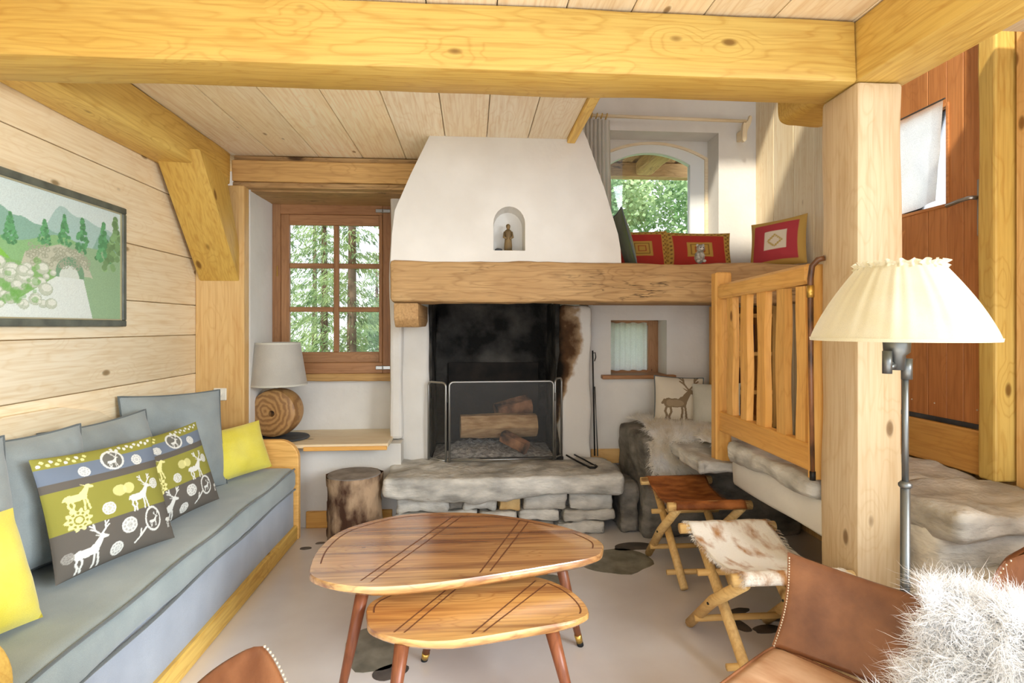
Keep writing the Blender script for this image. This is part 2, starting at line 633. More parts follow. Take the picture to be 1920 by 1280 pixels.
M['floor'] = noisy('screed_floor', C(212, 202, 196), C(234, 228, 224), 1.6, 8, 0.28, 0.06, 30, 0.003, 0.6)
M['floor'].node_tree.nodes['Principled BSDF'].inputs['Coat Weight'].default_value = 0.6
M['floor'].node_tree.nodes['Principled BSDF'].inputs['Coat Roughness'].default_value = 0.3
M['floor'].node_tree.nodes['Principled BSDF'].inputs['Coat IOR'].default_value = 1.7
M['inlay'] = noisy('inlaid_stone', C(104, 100, 84), C(150, 144, 126), 9, 8, 0.35, 0.2, 30, 0.003, 0.5)
M['inlay_d'] = noisy('inlaid_dark_stone', C(62, 56, 52), C(100, 90, 82), 9, 8, 0.35, 0.2, 30, 0.003, 0.5)
M['grey'] = fabric('grey_linen', C(138, 146, 146), C(160, 168, 166))
M['greyseat'] = fabric('grey_green_linen', C(142, 154, 154), C(164, 174, 172))
M['greyd'] = fabric('grey_base_linen', C(158, 166, 178), C(176, 184, 194))
M['piping'] = fabric('grey_piping', C(92, 98, 98), C(108, 114, 112))
M['yellow'] = fabric('yellow_cotton', C(230, 212, 52), C(244, 232, 110))
M['green'] = fabric('green_cotton', C(96, 108, 62), C(122, 134, 84))
M['cream'] = fabric('cream_linen', C(226, 222, 204), C(240, 236, 222), trans=0.25)
M['lampw'] = fabric('lampshade_linen', C(214, 208, 196), C(228, 222, 210), trans=0.35)
M['shade'] = fabric('lampshade_silk', C(236, 226, 186), C(246, 240, 214), trans=0.35, sheen=0.6, weave=900)
M['curtain'] = fabric('curtain_linen', C(226, 220, 208), C(240, 236, 226), trans=0.45)
M['lace'] = fabric('thin_curtain', C(244, 244, 236), C(253, 253, 249), trans=0.72, weave=300)
M['print'] = printed('printed_cloth')
M['canvas'] = printed('painted_canvas', 0.6)
M['pframe'] = noisy('picture_frame', C(74, 78, 70), C(104, 108, 96), 10, 4, 0.4, 0.1)
M['gilt'] = plain('frame_lip', C(168, 160, 128), 0.45)
M['black_metal'] = plain('black_iron', C(44, 42, 40), 0.5, 0.7)
M['steel'] = plain('brushed_steel', C(170, 170, 166), 0.35, 0.9)
M['pewter'] = plain('pewter', C(120, 122, 120), 0.4, 0.85)
M['brass'] = plain('brass', C(214, 176, 92), 0.3, 0.9)
M['rubber'] = plain('black_rubber', C(30, 30, 30), 0.7)
M['plastic'] = plain('white_plastic', C(232, 228, 214), 0.4)
M['slate'] = noisy('slate_plate', C(52, 54, 56), C(78, 80, 82), 8, 5, 0.6, 0.2)
M['leather'] = noisy('saddle_leather', C(104, 62, 38), C(144, 94, 60), 7, 7, 0.34, 0.25, 120, 0.002, 0.5)
M['leather_s'] = noisy('worn_leather', C(176, 128, 90), C(206, 166, 130), 6, 8, 0.42, 0.2, 110, 0.002, 0.5, stretch=(1, 3, 1))
M['stitch'] = plain('cream_thread', C(220, 204, 176), 0.8)
M['hide_b'] = noisy('brown_hide', C(122, 66, 26), C(184, 112, 56), 9, 8, 0.55, 0.6, 160, 0.004, 0.3, stretch=(1, 3, 1))
M['hide_w'] = noisy('white_brown_hide', C(182, 132, 84), C(244, 236, 222), 7, 6, 0.75, 0.7, 160, 0.004, 0.2, 0.34, 0.50, (2.0, 1, 1))
def woolmat(name, c1, c2):
    m, nt, b = newmat(name)
    L = nt.links
    tc = nd(nt, 'ShaderNodeTexCoord')
    n1 = nd(nt, 'ShaderNodeTexNoise')
    n1.inputs['Scale'].default_value = 8
    L.new(tc.outputs['Object'], n1.inputs['Vector'])
    c = ramp(nt, n1.outputs[0], [(0.35, c1), (0.65, c2)])
    L.new(c, b.inputs['Base Color'])
    b.inputs['Roughness'].default_value = 0.8
    b.inputs['Specular IOR Level'].default_value = 0.1
    tr = nd(nt, 'ShaderNodeBsdfTranslucent')
    L.new(c, tr.inputs[0])
    mx = nd(nt, 'ShaderNodeMixShader')
    mx.inputs[0].default_value = 0.5
    L.new(b.outputs[0], mx.inputs[1])
    L.new(tr.outputs[0], mx.inputs[2])
    L.new(mx.outputs[0], nt.nodes['Material Output'].inputs[0])
    return m
M['wool'] = woolmat('white_wool', C(253, 252, 250), C(255, 255, 255))
M['wool_c'] = woolmat('cream_wool', C(248, 240, 224), C(255, 253, 250))
M['bark'] = noisy('birch_bark', C(74, 50, 36), C(176, 148, 118), 9, 8, 0.85, 0.9, 26, 0.012, 0.2, 0.40, 0.60, (1, 1, 0.5))
M['endgrain'] = noisy('end_grain', C(120, 112, 106), C(156, 148, 140), 9, 6, 0.8, 0.3, 60)
M['log'] = noisy('fire_log', C(182, 140, 94), C(224, 186, 138), 9, 7, 0.85, 0.7, 40, 0.008, 0.2, stretch=(1, 4, 4))
M['log_c'] = noisy('charred_wood', C(60, 52, 46), C(196, 140, 100), 9, 7, 0.9, 0.7, 40, 0.008, 0.1)
M['carved'] = noisy('carved_wood', C(88, 70, 44), C(132, 108, 70), 12, 6, 0.6, 0.5, 60, 0.004)
M['iron_plate'] = noisy('iron_fireback', C(26, 24, 22), C(48, 42, 36), 6, 6, 0.8, 0.6, 30)
M['cane'] = noisy('brown_cane', C(58, 36, 22), C(136, 88, 52), 14, 6, 0.3, 0.2, 40, 0.003, 0.5, stretch=(1, 1, 0.5))
M['glass'] = glassmat('window_glass')
M['whitepaint'] = plain('white_painted_wood', C(226, 228, 224), 0.45)
M['toy'] = noisy('grey_plush', C(120, 112, 100), C(186, 180, 168), 40, 5, 0.9, 0.8, 120, 0.004)
M['grass'] = noisy('meadow', C(84, 118, 48), C(132, 160, 80), 3, 6, 0.95, 0.4, 12)
M['needle'] = leafmat('spruce_needles', C(84, 112, 66), C(168, 188, 126))
M['needle2'] = leafmat('larch_needles', C(110, 138, 84), C(184, 200, 148))
M['leaf'] = leafmat('broad_leaves', C(112, 150, 96), C(194, 216, 164))
M['trunk'] = noisy('trunk_bark', C(74, 58, 44), C(120, 98, 78), 6, 6, 0.9, 0.6, 20)
M['books'] = plain('dark_spines', C(82, 44, 34), 0.7)

# disc of wood seen on its end grain: rings
def ringwood(name, c1, c2):
    m, nt, b = newmat(name)
    L = nt.links
    tc = nd(nt, 'ShaderNodeTexCoord')
    mp = nd(nt, 'ShaderNodeMapping')
    mp.inputs['Location'].default_value = (0.05, 0, -0.02)
    L.new(tc.outputs['Object'], mp.inputs[0])
    wv = nd(nt, 'ShaderNodeTexWave', wave_type='RINGS', rings_direction='Y')
    wv.inputs['Scale'].default_value = 9
    wv.inputs['Distortion'].default_value = 6
    wv.inputs['Detail'].default_value = 3
    wv.inputs['Detail Scale'].default_value = 1.6
    L.new(mp.outputs[0], wv.inputs[0])
    L.new(ramp(nt, wv.outputs[0], [(0.1, c1), (0.9, c2)]), b.inputs['Base Color'])
    b.inputs['Roughness'].default_value = 0.5
    return m
M['disc'] = ringwood('lamp_disc_wood', C(140, 100, 58), C(176, 134, 82))

# wire mesh cloth of the fire screen: fine real holes by a transparent weave
def meshcloth():
    m, nt, b = newmat('fine_wire_mesh')
    L = nt.links
    b.inputs['Base Color'].default_value = C(90, 88, 84)
    b.inputs['Roughness'].default_value = 0.5
    b.inputs['Metallic'].default_value = 0.5
    tr = nd(nt, 'ShaderNodeBsdfTransparent')
    mx = nd(nt, 'ShaderNodeMixShader')
    mx.inputs[0].default_value = 0.72
    L.new(b.outputs[0], mx.inputs[1])
    L.new(tr.outputs[0], mx.inputs[2])
    L.new(mx.outputs[0], nt.nodes['Material Output'].inputs[0])
    return m
M['mesh'] = meshcloth()

# plaster with old soot on the edge beside the fire opening
def sootplaster():
    m, nt, b = newmat('smoke_stained_plaster')
    L = nt.links
    geo = nd(nt, 'ShaderNodeNewGeometry')
    sep = nd(nt, 'ShaderNodeSeparateXYZ')
    L.new(geo.outputs['Position'], sep.inputs[0])
    n1 = nd(nt, 'ShaderNodeTexNoise')
    n1.inputs['Scale'].default_value = 4.5
    n1.inputs['Detail'].default_value = 6
    L.new(geo.outputs['Position'], n1.inputs['Vector'])
    # distance from the opening edge, wider stain higher up
    a = nd(nt, 'ShaderNodeMath', operation='SUBTRACT')
    L.new(sep.outputs['X'], a.inputs[0]); a.inputs[1].default_value = 0.60
    zz = nd(nt, 'ShaderNodeMapRange')
    L.new(sep.outputs['Z'], zz.inputs[0])
    zz.inputs[1].default_value = 0.65; zz.inputs[2].default_value = 1.25
    zz.inputs[3].default_value = 0.07; zz.inputs[4].default_value = 0.38
    dv = nd(nt, 'ShaderNodeMath', operation='DIVIDE')
    L.new(a.outputs[0], dv.inputs[0]); L.new(zz.outputs[0], dv.inputs[1])
    ad = nd(nt, 'ShaderNodeMath', operation='MULTIPLY_ADD')
    L.new(n1.outputs[0], ad.inputs[0]); ad.inputs[1].default_value = 0.9
    L.new(dv.outputs[0], ad.inputs[2])
    c = ramp(nt, ad.outputs[0], [(0.62, C(26, 22, 18)), (0.80, C(84, 60, 40)), (0.92, C(160, 134, 104)), (1.0, C(218, 212, 202))])
    L.new(c, b.inputs['Base Color'])
    b.inputs['Roughness'].default_value = 0.95
    b.inputs['Specular IOR Level'].default_value = 0.1
    bp = nd(nt, 'ShaderNodeBump')
    bp.inputs['Strength'].default_value = 0.35
    bp.inputs['Distance'].default_value = 0.006
    n2 = nd(nt, 'ShaderNodeTexNoise')
    n2.inputs['Scale'].default_value = 25
    L.new(geo.outputs['Position'], n2.inputs['Vector'])
    L.new(n2.outputs[0], bp.inputs['Height'])
    L.new(bp.outputs[0], b.inputs['Normal'])
    return m
M['sootplaster'] = sootplaster()

# ============================================================ THE SETTING
def struct(name, vf, mat, label, smooth=False):
    return mk(name, vf, mat, None, smooth, label=label, kind='structure')

def structE(name, label, loc=(0, 0, 0)):
    return thing(name, label, None, loc, kind='structure')

floor = struct('floor', box(-1.95, 2.4, -1.2, 4.95, -0.12, 0.0), M['floor'], 'smooth beige screed floor with inlaid flat stones')
def flat_stone(cx, cy, rx, ry, ang, mat, seed, n=12):
    pts = []
    for k in range(n):
        a = 2 * math.pi * k / n
        f = 1 + 0.22 * noise.noise(Vector((math.cos(a) * 1.5 + seed, math.sin(a) * 1.5, seed * 0.7)))
        x, y = rx * f * math.cos(a), ry * f * math.sin(a)
        pts.append((cx + x * math.cos(ang) - y * math.sin(ang), cy + x * math.sin(ang) + y * math.cos(ang)))
    mk('stone', prism(smooth_closed(pts, 2), -0.004, 0.002, 'XY'), mat, floor)
flat_stone(0.86, 3.28, 0.22, 0.17, 0.2, M['inlay'], 1)
flat_stone(0.30, 2.95, 0.24, 0.16, 0.5, M['inlay'], 2)
flat_stone(-0.42, 2.48, 0.13, 0.18, 0.1, M['inlay'], 3)
flat_stone(-0.33, 2.30, 0.07, 0.05, 0.4, M['inlay_d'], 4)
for i, (x, y, rx, ry, a) in enumerate([(1.30, 2.66, .07, .03, .4), (1.42, 2.60, .08, .03, -.3), (1.36, 2.50, .07, .035, .2), (1.25, 2.54, .04, .06, .3),
                                       (-1.05, 3.62, .035, .025, 0), (-0.98, 3.70, .03, .018, .3), (-0.92, 3.58, .025, .02, .5), (1.02, 3.50, .14, .06, .1)]):
    flat_stone(x, y, rx, ry, a, M['inlay_d'], 5 + i)

# left wall: broad horizontal boards
wall_left = struct('wall_left', box(-1.97, -1.853, -1.2, 4.0, 0.0, 2.75), M['amberY'], 'left wall of broad horizontal spruce boards')
zs = [0.0, 0.30, 0.58, 0.84, 1.09, 1.345, 1.54, 1.845, 2.20, 2.56]
for a, b in zip(zs[:-1], zs[1:]):
    mk('plank', box(-1.853, -1.83, -1.2, 3.87, a + 0.002, b - 0.002, 0.003), M['paleY'], wall_left)

# right wall: upright boards
wall_right = struct('wall_right', merge(box(2.275, 2.4, 0.75, 2.265, 0.0, 3.9), box(2.275, 2.4, 3.10, 4.65, 0.0, 3.9), box(2.275, 2.4, 2.265, 3.10, 2.80, 3.9), box(2.275, 2.4, 2.265, 3.10, 0.0, 0.95)), M['amberZ'], 'right wall of upright wooden boards')
y = 3.12
for w in (0.22, 0.2, 0.24, 0.26, 0.27):
    mk('plank', box(2.25, 2.275, y + 0.002, y + w - 0.002, 0.6, 3.9, 0.003), M['paleZ'], wall_right)
    y += w
for y0, y1 in ((0.75, 1.1), (1.1, 1.4), (1.4, 1.8), (1.8, 2.17)):
    mk('plank', box(2.25, 2.275, y0 + 0.002, y1 - 0.002, 0.0, 2.74, 0.003), M['amberZ'], wall_right)

# back wall, plastered
bw = [box(-1.97, -0.5, 4.0, 4.65, 0, 0.575), box(-1.97, -1.51, 3.94, 4.65, 0.575, 2.34),
      box(-1.51, -0.55, 4.42, 4.65, 0.575, 1.04), box(-1.97, -0.3, 4.42, 4.65, 2.33, 3.0),
      rough(-0.60, -0.50, 4.1, 4.65, 0.575, 2.6, 0.12, 0.02, 2.5, 0.03, 3),
      box(-0.6, 1.05, 4.78, 4.9, 0, 3.9),
      box(0.90, 1.08, 4.3, 4.65, 0, 1.6), box(1.525, 2.3, 4.3, 4.65, 0, 1.6), box(1.08, 1.525, 4.3, 4.65, 0, 1.02), box(1.08, 1.525, 4.3, 4.65, 1.45, 1.6),
      box(0.5, 1.02, 4.3, 4.65, 1.6, 3.9), box(1.945, 2.3, 4.3, 4.65, 1.6, 3.9), box(1.02, 1.945, 4.3, 4.65, 1.6, 1.94), box(1.02, 1.945, 4.3, 4.65, 2.93, 3.9)]
wall_back = struct('wall_back', merge(*bw), M['plaster'], 'thick white lime plastered back wall')
mk('pillar', rough(-0.53, -0.313, 4.15, 4.79, 0.0, 1.56, 0.1, 0.025, 2.5, 0.03, 5), M['plaster'], wall_back, smooth=True)
mk('pillar', rough(0.655, 0.91, 4.15, 4.79, 0.0, 1.56, 0.05, 0.035, 3.0, 0.03, 9, 0.01), M['sootplaster'], wall_back, smooth=True)

# loft void above the bed platform, open to a skylight
struct('wall_loft', merge(box(0.46, 0.58, 2.22, 4.3, 2.56, 3.9), box(0.46, 1.655, 2.06, 2.2, 2.56, 3.9)), M['plaster'], 'white plaster walls of the loft void')
struct('ceiling_loft', merge(box(0.46, 2.4, 2.06, 2.6, 3.9, 4.0), box(0.46, 2.4, 3.25, 4.9, 3.9, 4.0), box(0.46, 0.9, 2.6, 3.25, 3.9, 4.0), box(1.9, 2.4, 2.6, 3.25, 3.9, 4.0)),
       M['plaster'], 'white loft ceiling around a skylight opening')

# ceiling boards running away from the camera
ceiling = struct('ceiling', merge(box(-1.97, 0.58, -1.2, 4.45, 2.585, 2.7), box(0.58, 2.4, -1.2, 2.06, 2.585, 2.7)), M['amberY'], 'wooden ceiling of broad boards')
cx = [-1.62, -1.33, -1.04, -0.745, -0.453, -0.164, 0.09, 0.343, 0.585]
for a, b in zip(cx[:-1], cx[1:]):
    mk('plank', box(a + 0.002, b - 0.002, -1.2, 3.9 if b < -0.1 else 3.46, 2.555, 2.585, 0.003), M['ceilY'], ceiling)
cx = [0.585, 0.86, 1.13, 1.44, 1.66, 1.95, 2.25]
for a, b in zip(cx[:-1], cx[1:]):
    mk('plank', box(a + 0.002, b - 0.002, -1.2, 2.05, 2.555, 2.585, 0.003), M['ceilY'], ceiling)
struct('trim_1', box(0.585, 0.635, 2.22, 3.47, 2.53, 2.76, 0.004), M['pineY'], 'pale edge board along the open side of the ceiling')

# baseboards
struct('baseboard_back', box(-1.15, -0.56, 3.975, 4.0, 0.0, 0.115, 0.004), M['honeyX'], 'honey wood baseboard below the window shelf')
struct('baseboard_right', box(0.92, 1.16, 4.275, 4.3, 0.34, 0.45, 0.004), M['amberX'], 'short brown baseboard beside the hearth')

# ---------------- window_1: six panes in a brown frame, deep reveal
w1 = structE('window_1', 'brown wooden window of six panes in a deep white reveal', (-1.05, 4.39, 1.04))
wx0, wx1, wz0, wz1, wy0, wy1 = -1.51, -0.60, 1.04, 2.33, 4.36, 4.42
for nm, b in (('window_frame', merge(box(wx0, wx0 + 0.06, wy0, wy1, wz0, wz1, .004), box(wx1 - 0.085, wx1, wy0, wy1, wz0, wz1, .004))),):
    mk(nm, b, M['winZ'], w1)
mk('window_frame', merge(box(wx0 + .06, wx1 - .085, wy0, wy1, wz1 - 0.075, wz1, .004), box(wx0 + .06, wx1 - .085, wy0, wy1, wz0, wz0 + 0.085, .004)), M['winX'], w1)
sx0, sx1, sz0, sz1 = wx0 + .06, wx1 - .085, wz0 + .085, wz1 - .075
px = [-1.388, -1.058, -1.018, -0.712]
pz = [1.205, 1.512, 1.550, 1.845, 1.884, 2.175]
sash = mk('sash', merge(box(sx0, px[0], wy0 + .012, wy1 - .01, sz0, sz1, .004), box(px[3], sx1, wy0 - .008, wy1 - .01, sz0, sz1, .004)), M['winZ'], w1)
mk('rail', box(px[0], px[3], wy0 + .012, wy1 - .01, sz0, pz[0], .004), M['winX'], w1)
mk('rail', box(px[0], px[3], wy0 + .012, wy1 - .01, pz[5], sz1, .004), M['winX'], w1)
mk('muntin', box(px[1], px[2], wy0 + .016, wy1 - .014, pz[0], pz[5], .004), M['winZ'], w1)
for a, b in ((pz[1], pz[2]), (pz[3], pz[4])):
    for c, d in ((px[0], px[1]), (px[2], px[3])):
        mk('muntin', box(c, d, wy0 + .016, wy1 - .014, a, b, .004), M['winX'], w1)
for c, d in ((px[0], px[1]), (px[2], px[3])):
    for k in (0, 2, 4):
        mk('pane', box(c, d, 4.395, 4.400, pz[k], pz[k + 1]), M['glass'], w1)
for z in (1.085, 2.285):
    h = mk('hinge', merge(box(-0.735, -0.685, wy0 - .016, wy0, z - .013, z + .013, .002), box(-0.68, -0.625, wy0 - .014, wy0, z - .013, z + .013, .002)), M['steel'], w1)
    mk('hinge_pin', tube([(-0.683, wy0 - .012, z - .015), (-0.683, wy0 - .012, z + .015)], .006, 8), M['steel'], h)
mk('window_sill', rough(-1.51, -0.60, 4.34, 4.42, 0.985, 1.04, .1, .006, 6, .008, 2), M['lintelX'], w1)
mk('window_latch', box(-1.475, -1.468, wy0 - .008, wy0, 1.78, 1.86, .002), M['brass'], w1)

# ---------------- window_2: arched window with white frame, above the bed platform
w2 = structE('window_2', 'arched white framed window in a deep recess behind red cushions', (1.48, 4.53, 1.94))
def arch_pts(x0, x1, zb, zspring, ztop, n=18):
    cxm, hw, rise = (x0 + x1) / 2, (x1 - x0) / 2, ztop - zspring
    rad = (hw * hw + rise * rise) / (2 * rise)
    a0 = math.asin(hw / rad)
    pts = [(x0, zb), (x1, zb)]
    for i in range(n + 1):
        a = a0 - 2 * a0 * i / n
        pts.append((cxm + rad * math.sin(a), ztop - rad + rad * math.cos(a)))
    return pts
def ring_between(outer, inner, y0, y1):
    n = len(outer)
    vs, fs = [], []
    for y in (y0, y1):
        for p in outer: vs.append(Vector((p[0], y, p[1])))
        for p in inner: vs.append(Vector((p[0], y, p[1])))
    for i in range(n):
        j = (i + 1) % n
        fs.append([i, j, n + j, n + i])
        fs.append([2 * n + i, 3 * n + i, 3 * n + j, 2 * n + j])
        fs.append([i, 2 * n + i, 2 * n + j, j])
        fs.append([n + i, n + j, 3 * n + j, 3 * n + i])
    return vs, fs
A0 = arch_pts(1.02, 1.945, 1.94, 2.79, 2.915)
A1 = arch_pts(1.045, 1.92, 1.97, 2.78, 2.895)
A2 = arch_pts(1.13, 1.80, 2.06, 2.735, 2.83)
rect = [(1.02, 1.94), (1.945, 1.94)] + [(1.945 + (1.02 - 1.945) * i / 18, 2.93) for i in range(19)]
mk('spandrel', ring_between(rect, A0, 4.51, 4.60), M['plaster'], w2)
mk('window_frame', ring_between(A0, A1, 4.50, 4.60), M['paleX'], w2)
mk('sash', ring_between(A1, A2, 4.515, 4.575), M['whitepaint'], w2)
mk('pane', prism(A2, 4.545, 4.55, 'XZ'), M['glass'], w2)

# ---------------- window_3: small window with thin curtain below the platform
w3 = structE('window_3', 'small square window with thin curtain below the platform', (1.30, 4.45, 1.0))
mk('window_frame', merge(box(1.08, 1.12, 4.50, 4.56, 1.02, 1.45, .003), box(1.44, 1.525, 4.50, 4.56, 1.02, 1.45, .003)), M['winZ'], w3)
mk('window_frame', merge(box(1.12, 1.44, 4.50, 4.56, 1.41, 1.45, .003), box(1.12, 1.44, 4.50, 4.56, 1.02, 1.05, .003)), M['winX'], w3)
mk('pane', box(1.12, 1.44, 4.53, 4.535, 1.05, 1.41), M['glass'], w3)
mk('window_sill', box(1.0, 1.58, 4.235, 4.50, 0.995, 1.025, .005), M['winX'], w3)
def wavy(x0, x1, y, z0, z1, amp, waves, seed=0.0, nx=60, nz=24, gather=0.0, flare=0.0):
    vs, fs = [], []
    for j in range(nz + 1):
        v = j / nz
        z = z0 + (z1 - z0) * v
        for i in range(nx + 1):
            u = i / nx
            ph = 2 * math.pi * waves * u + 0.8 * noise.noise(Vector((u * 3, v * 1.2, seed)))
            am = amp * (1 - gather * v) * (0.75 + 0.5 * noise.noise(Vector((u * 4, seed, 0))))
            cxm = (x0 + x1) / 2
            x = cxm + (x0 + (x1 - x0) * u - cxm) * (1 + flare * (1 - v))
            vs.append(Vector((x + 0.25 * am * math.cos(ph), y + am * math.sin(ph), z + 0.004 * math.sin(ph * 0.5))))
    for j in range(nz):
        for i in range(nx):
            a = j * (nx + 1) + i
            fs.append([a, a + 1, a + nx + 2, a + nx + 1])
    return vs, fs
mk('curtain', wavy(1.105, 1.42, 4.475, 1.045, 1.43, .008, 7, 3, 60, 12), M['lace'], w3, smooth=True)

# ---------------- door_1 on the right wall
d1 = structE('door_1', 'reddish larch plank door with a small curtained pane and chrome handle', (2.25, 2.65, 0.95))
dy = [2.265, 2.40, 2.60, 2.82, 3.10]
for a, b in zip(dy[:-1], dy[1:]):
    if a > 2.5 or b <= 2.45:
        segs = [(0.965, 2.98)]
    else:
        segs = [(0.965, 2.98)]
    for z0, z1 in segs:
        if a >= 2.39 and a < 2.8:   # boards cut around the pane
            y0p, y1p = 2.49, 2.80
            if a < y0p: mk('plank', box(2.235, 2.262, a + .0015, y0p, z0, z1, .002), M['doorZ'], d1)
            ya, yb = max(a, y0p), min(b, y1p)
            mk('plank', box(2.235, 2.262, ya + .0015, yb - .0015, z0, 1.98, .002), M['doorZ'], d1)
            mk('plank', box(2.235, 2.262, ya + .0015, yb - .0015, 2.44, z1, .002), M['doorZ'], d1)
            if b > y1p: mk('plank', box(2.235, 2.262, y1p, b - .0015, z0, z1, .002), M['doorZ'], d1)
        else:
            mk('plank', box(2.235, 2.262, a + .0015, b - .0015, z0, z1, .002), M['doorZ'], d1)
mk('pane', box(2.255, 2.260, 2.49, 2.80, 1.98, 2.44), M['glass'], d1)
mk('pane_frame', merge(box(2.228, 2.245, 2.475, 2.49, 1.965, 2.455, .002), box(2.228, 2.245, 2.80, 2.815, 1.965, 2.455, .002),
                       box(2.228, 2.245, 2.49, 2.80, 1.965, 1.98, .002), box(2.228, 2.245, 2.49, 2.80, 2.44, 2.455, .002)), M['doorY'], d1)
hp = mk('handle_plate', box(2.226, 2.235, 2.285, 2.325, 1.80, 2.05, .003), M['steel'], d1)
mk('handle', tube([(2.235, 2.305, 1.965), (2.185, 2.305, 1.965), (2.178, 2.315, 1.965), (2.176, 2.36, 1.962), (2.18, 2.43, 1.955)], .009, 10), M['steel'], hp, smooth=True)
mk('keyhole', merge(box(2.2245, 2.2262, 2.301, 2.309, 1.862, 1.885), ellipsoid((2.225, 2.305, 1.888), (.0015, .007, .008), 10, 6)), M['rubber'], hp)
for yy in (2.33, 2.56, 2.70):
    mk('nail', ellipsoid((2.2345, yy, 1.03), (.003, .004, .004), 8, 5), M['stitch'], d1)
mk('weather_strip', box(2.225, 2.265, 2.265, 3.10, 0.945, 0.967, .002), M['slate'], d1)
struct('trim_2', box(2.20, 2.262, 2.265, 3.12, 0.75, 0.944, .006), M['honeyY'], 'thick honey wood threshold board below the larch door')
struct('trim_3', rough(2.17, 2.275, 2.18, 2.262, 0.75, 2.98, .12, .004, 5, .01, 4), M['pineZ'], 'pale upright door post beside the chrome handle')
struct('trim_4', box(2.20, 2.275, 3.10, 3.14, 0.75, 2.98, .004), M['pineZ'], 'upright board on the hinge side of the door')
# curtain of the door pane
def door_curtain():
    vs, fs = [], []
    nu, nv = 40, 30
    for j in range(nv + 1):
        v = j / nv
        for i in range(nu + 1):
            u = i / nu
            yy = 2.485 + 0.34 * u
            zz = 2.465 - 0.47 * v - 0.03 * v * u
            xx = 2.212 - 0.010 * math.sin(u * 9 + v) * v - 0.012 * v + 0.006 * noise.noise(Vector((u * 5, v * 5, 1)))
            vs.append(Vector((xx, yy + 0.02 * v * (1 - u), zz)))
    for j in range(nv):
        for i in range(nu):
            a = j * (nu + 1) + i
            fs.append([a, a + 1, a + nu + 2, a + nu + 1])
    return vs, fs
t = thing('door_curtain', 'white cloth curtain hanging over the door pane', 'curtain', (2.21, 2.65, 1.98))
mk('cloth', door_curtain(), M['lace'], t, smooth=True)
mk('rod', tube([(2.212, 2.475, 2.47), (2.212, 2.835, 2.47)], .004, 8), M['pewter'], t)

# ============================================================ TIMBERS
def beam(name, vf, mat, label, cat='beam', group=None):
    o = mk(name, vf, mat, None, label=label, cat=cat, group=group)
    smooth_angle(o, 40)
    return o
beam('ceiling_beam', rough(-1.83, 1.44, 2.0, 2.22, 2.315, 2.55, .09, .007, 3, .012, 1), M['pineX'], 'heavy golden cross beam spanning the ceiling')
beam('ceiling_beam', rough(1.44, 1.655, -1.2, 2.22, 2.32, 2.552, .09, .006, 3, .012, 2), M['pineY'], 'golden beam running above the door side over the post')
beam('ceiling_beam', rough(-1.83, -1.607, -1.2, 3.86, 2.345, 2.552, .09, .007, 3, .012, 3), M['pineY'], 'golden beam along the left board wall')
beam('wooden_post', rough(1.44, 1.62, 2.0, 2.22, 0.0, 2.318, .08, .008, 3.5, .014, 4), M['postZ'], 'thick square wooden post beside the floor lamp', 'post')
beam('corner_board', box(-1.83, -1.515, 3.85, 3.935, 0.0, 2.34, .006), M['amberZ'], 'broad amber upright board in the corner behind the sofa', 'board')
def brace():
    pr = [(3.30, 2.41), (3.66, 2.345), (3.85, 1.93), (3.85, 1.70)]
    ang = math.atan2(.45, .80)                       # lean of the brace from upright
    vf = prism(pr, -1.80, -1.545, 'YZ', 0.008)
    c = Vector((-1.67, 3.66, 2.1))
    rot = Matrix.Rotation(ang, 3, 'X')
    o = mk('knee_brace', ([rot.inverted() @ (V3(v) - c) for v in vf[0]], vf[1]), M['pineZ'], None, label='diagonal wooden knee brace under the left beam', cat='brace')
    o.location = c + rot @ o.location
    o.rotation_euler = (ang, 0, 0)
    smooth_angle(o, 40)
brace()
beam('beam_end', prism(smooth_closed([(1.475, 2.40), (1.505, 2.375), (1.56, 2.37), (1.70, 2.37), (1.72, 2.46), (1.70, 2.545), (1.54, 2.545), (1.48, 2.54), (1.47, 2.47)], 4), 2.225, 2.60, 'XZ'), M['pineX'],
     'rounded beam end jutting behind the post')
lt = thing('window_lintel', 'weathered larch boards forming the lintel above the six pane window', 'lintel', (-0.98, 3.9, 2.33))
mk('board', rough(-1.60, -0.20, 3.86, 3.95, 2.372, 2.512, .1, .005, 5, .008, 6), M['lintelX'], lt)
mk('board', box(-1.60, -0.20, 3.875, 3.95, 2.334, 2.370, .003), M['oldX'], lt)
mk('board', box(-1.60, -0.20, 3.90, 3.95, 2.514, 2.553, .003), M['oldX'], lt)
mk('soffit', rough(-1.56, -0.45, 3.95, 4.42, 2.325, 2.372, .1, .006, 4, .008, 7), M['oldX'], lt)

# mantel beam and corbel
beam('mantel_beam', rough(-0.49, 2.25, 3.39, 3.66, 1.547, 1.80, .06, .02, 2.6, .025, 8, .006, 9), M['oldX'], 'long rough hewn old oak mantel beam over the fireplace', 'beam')
co = prism([(3.44, 1.545), (4.16, 1.545), (4.16, 1.43), (4.05, 1.40), (3.50, 1.395), (3.45, 1.44)], -0.475, -0.325, 'YZ', 0.012)
beam('corbel', co, M['oldY'], 'old wooden corbel under the left end of the mantel beam', 'corbel')
pf = thing('bed_platform', 'wooden platform behind the mantel beam carrying cushions', 'platform', (1.6, 3.98, 1.56))
for i, (a, b) in enumerate(((3.66, 3.87), (3.87, 4.08), (4.08, 4.298))):
    mk('plank', box(0.935, 2.248, a + .001, b - .001, 1.565, 1.79, .003), M['winX'], pf)

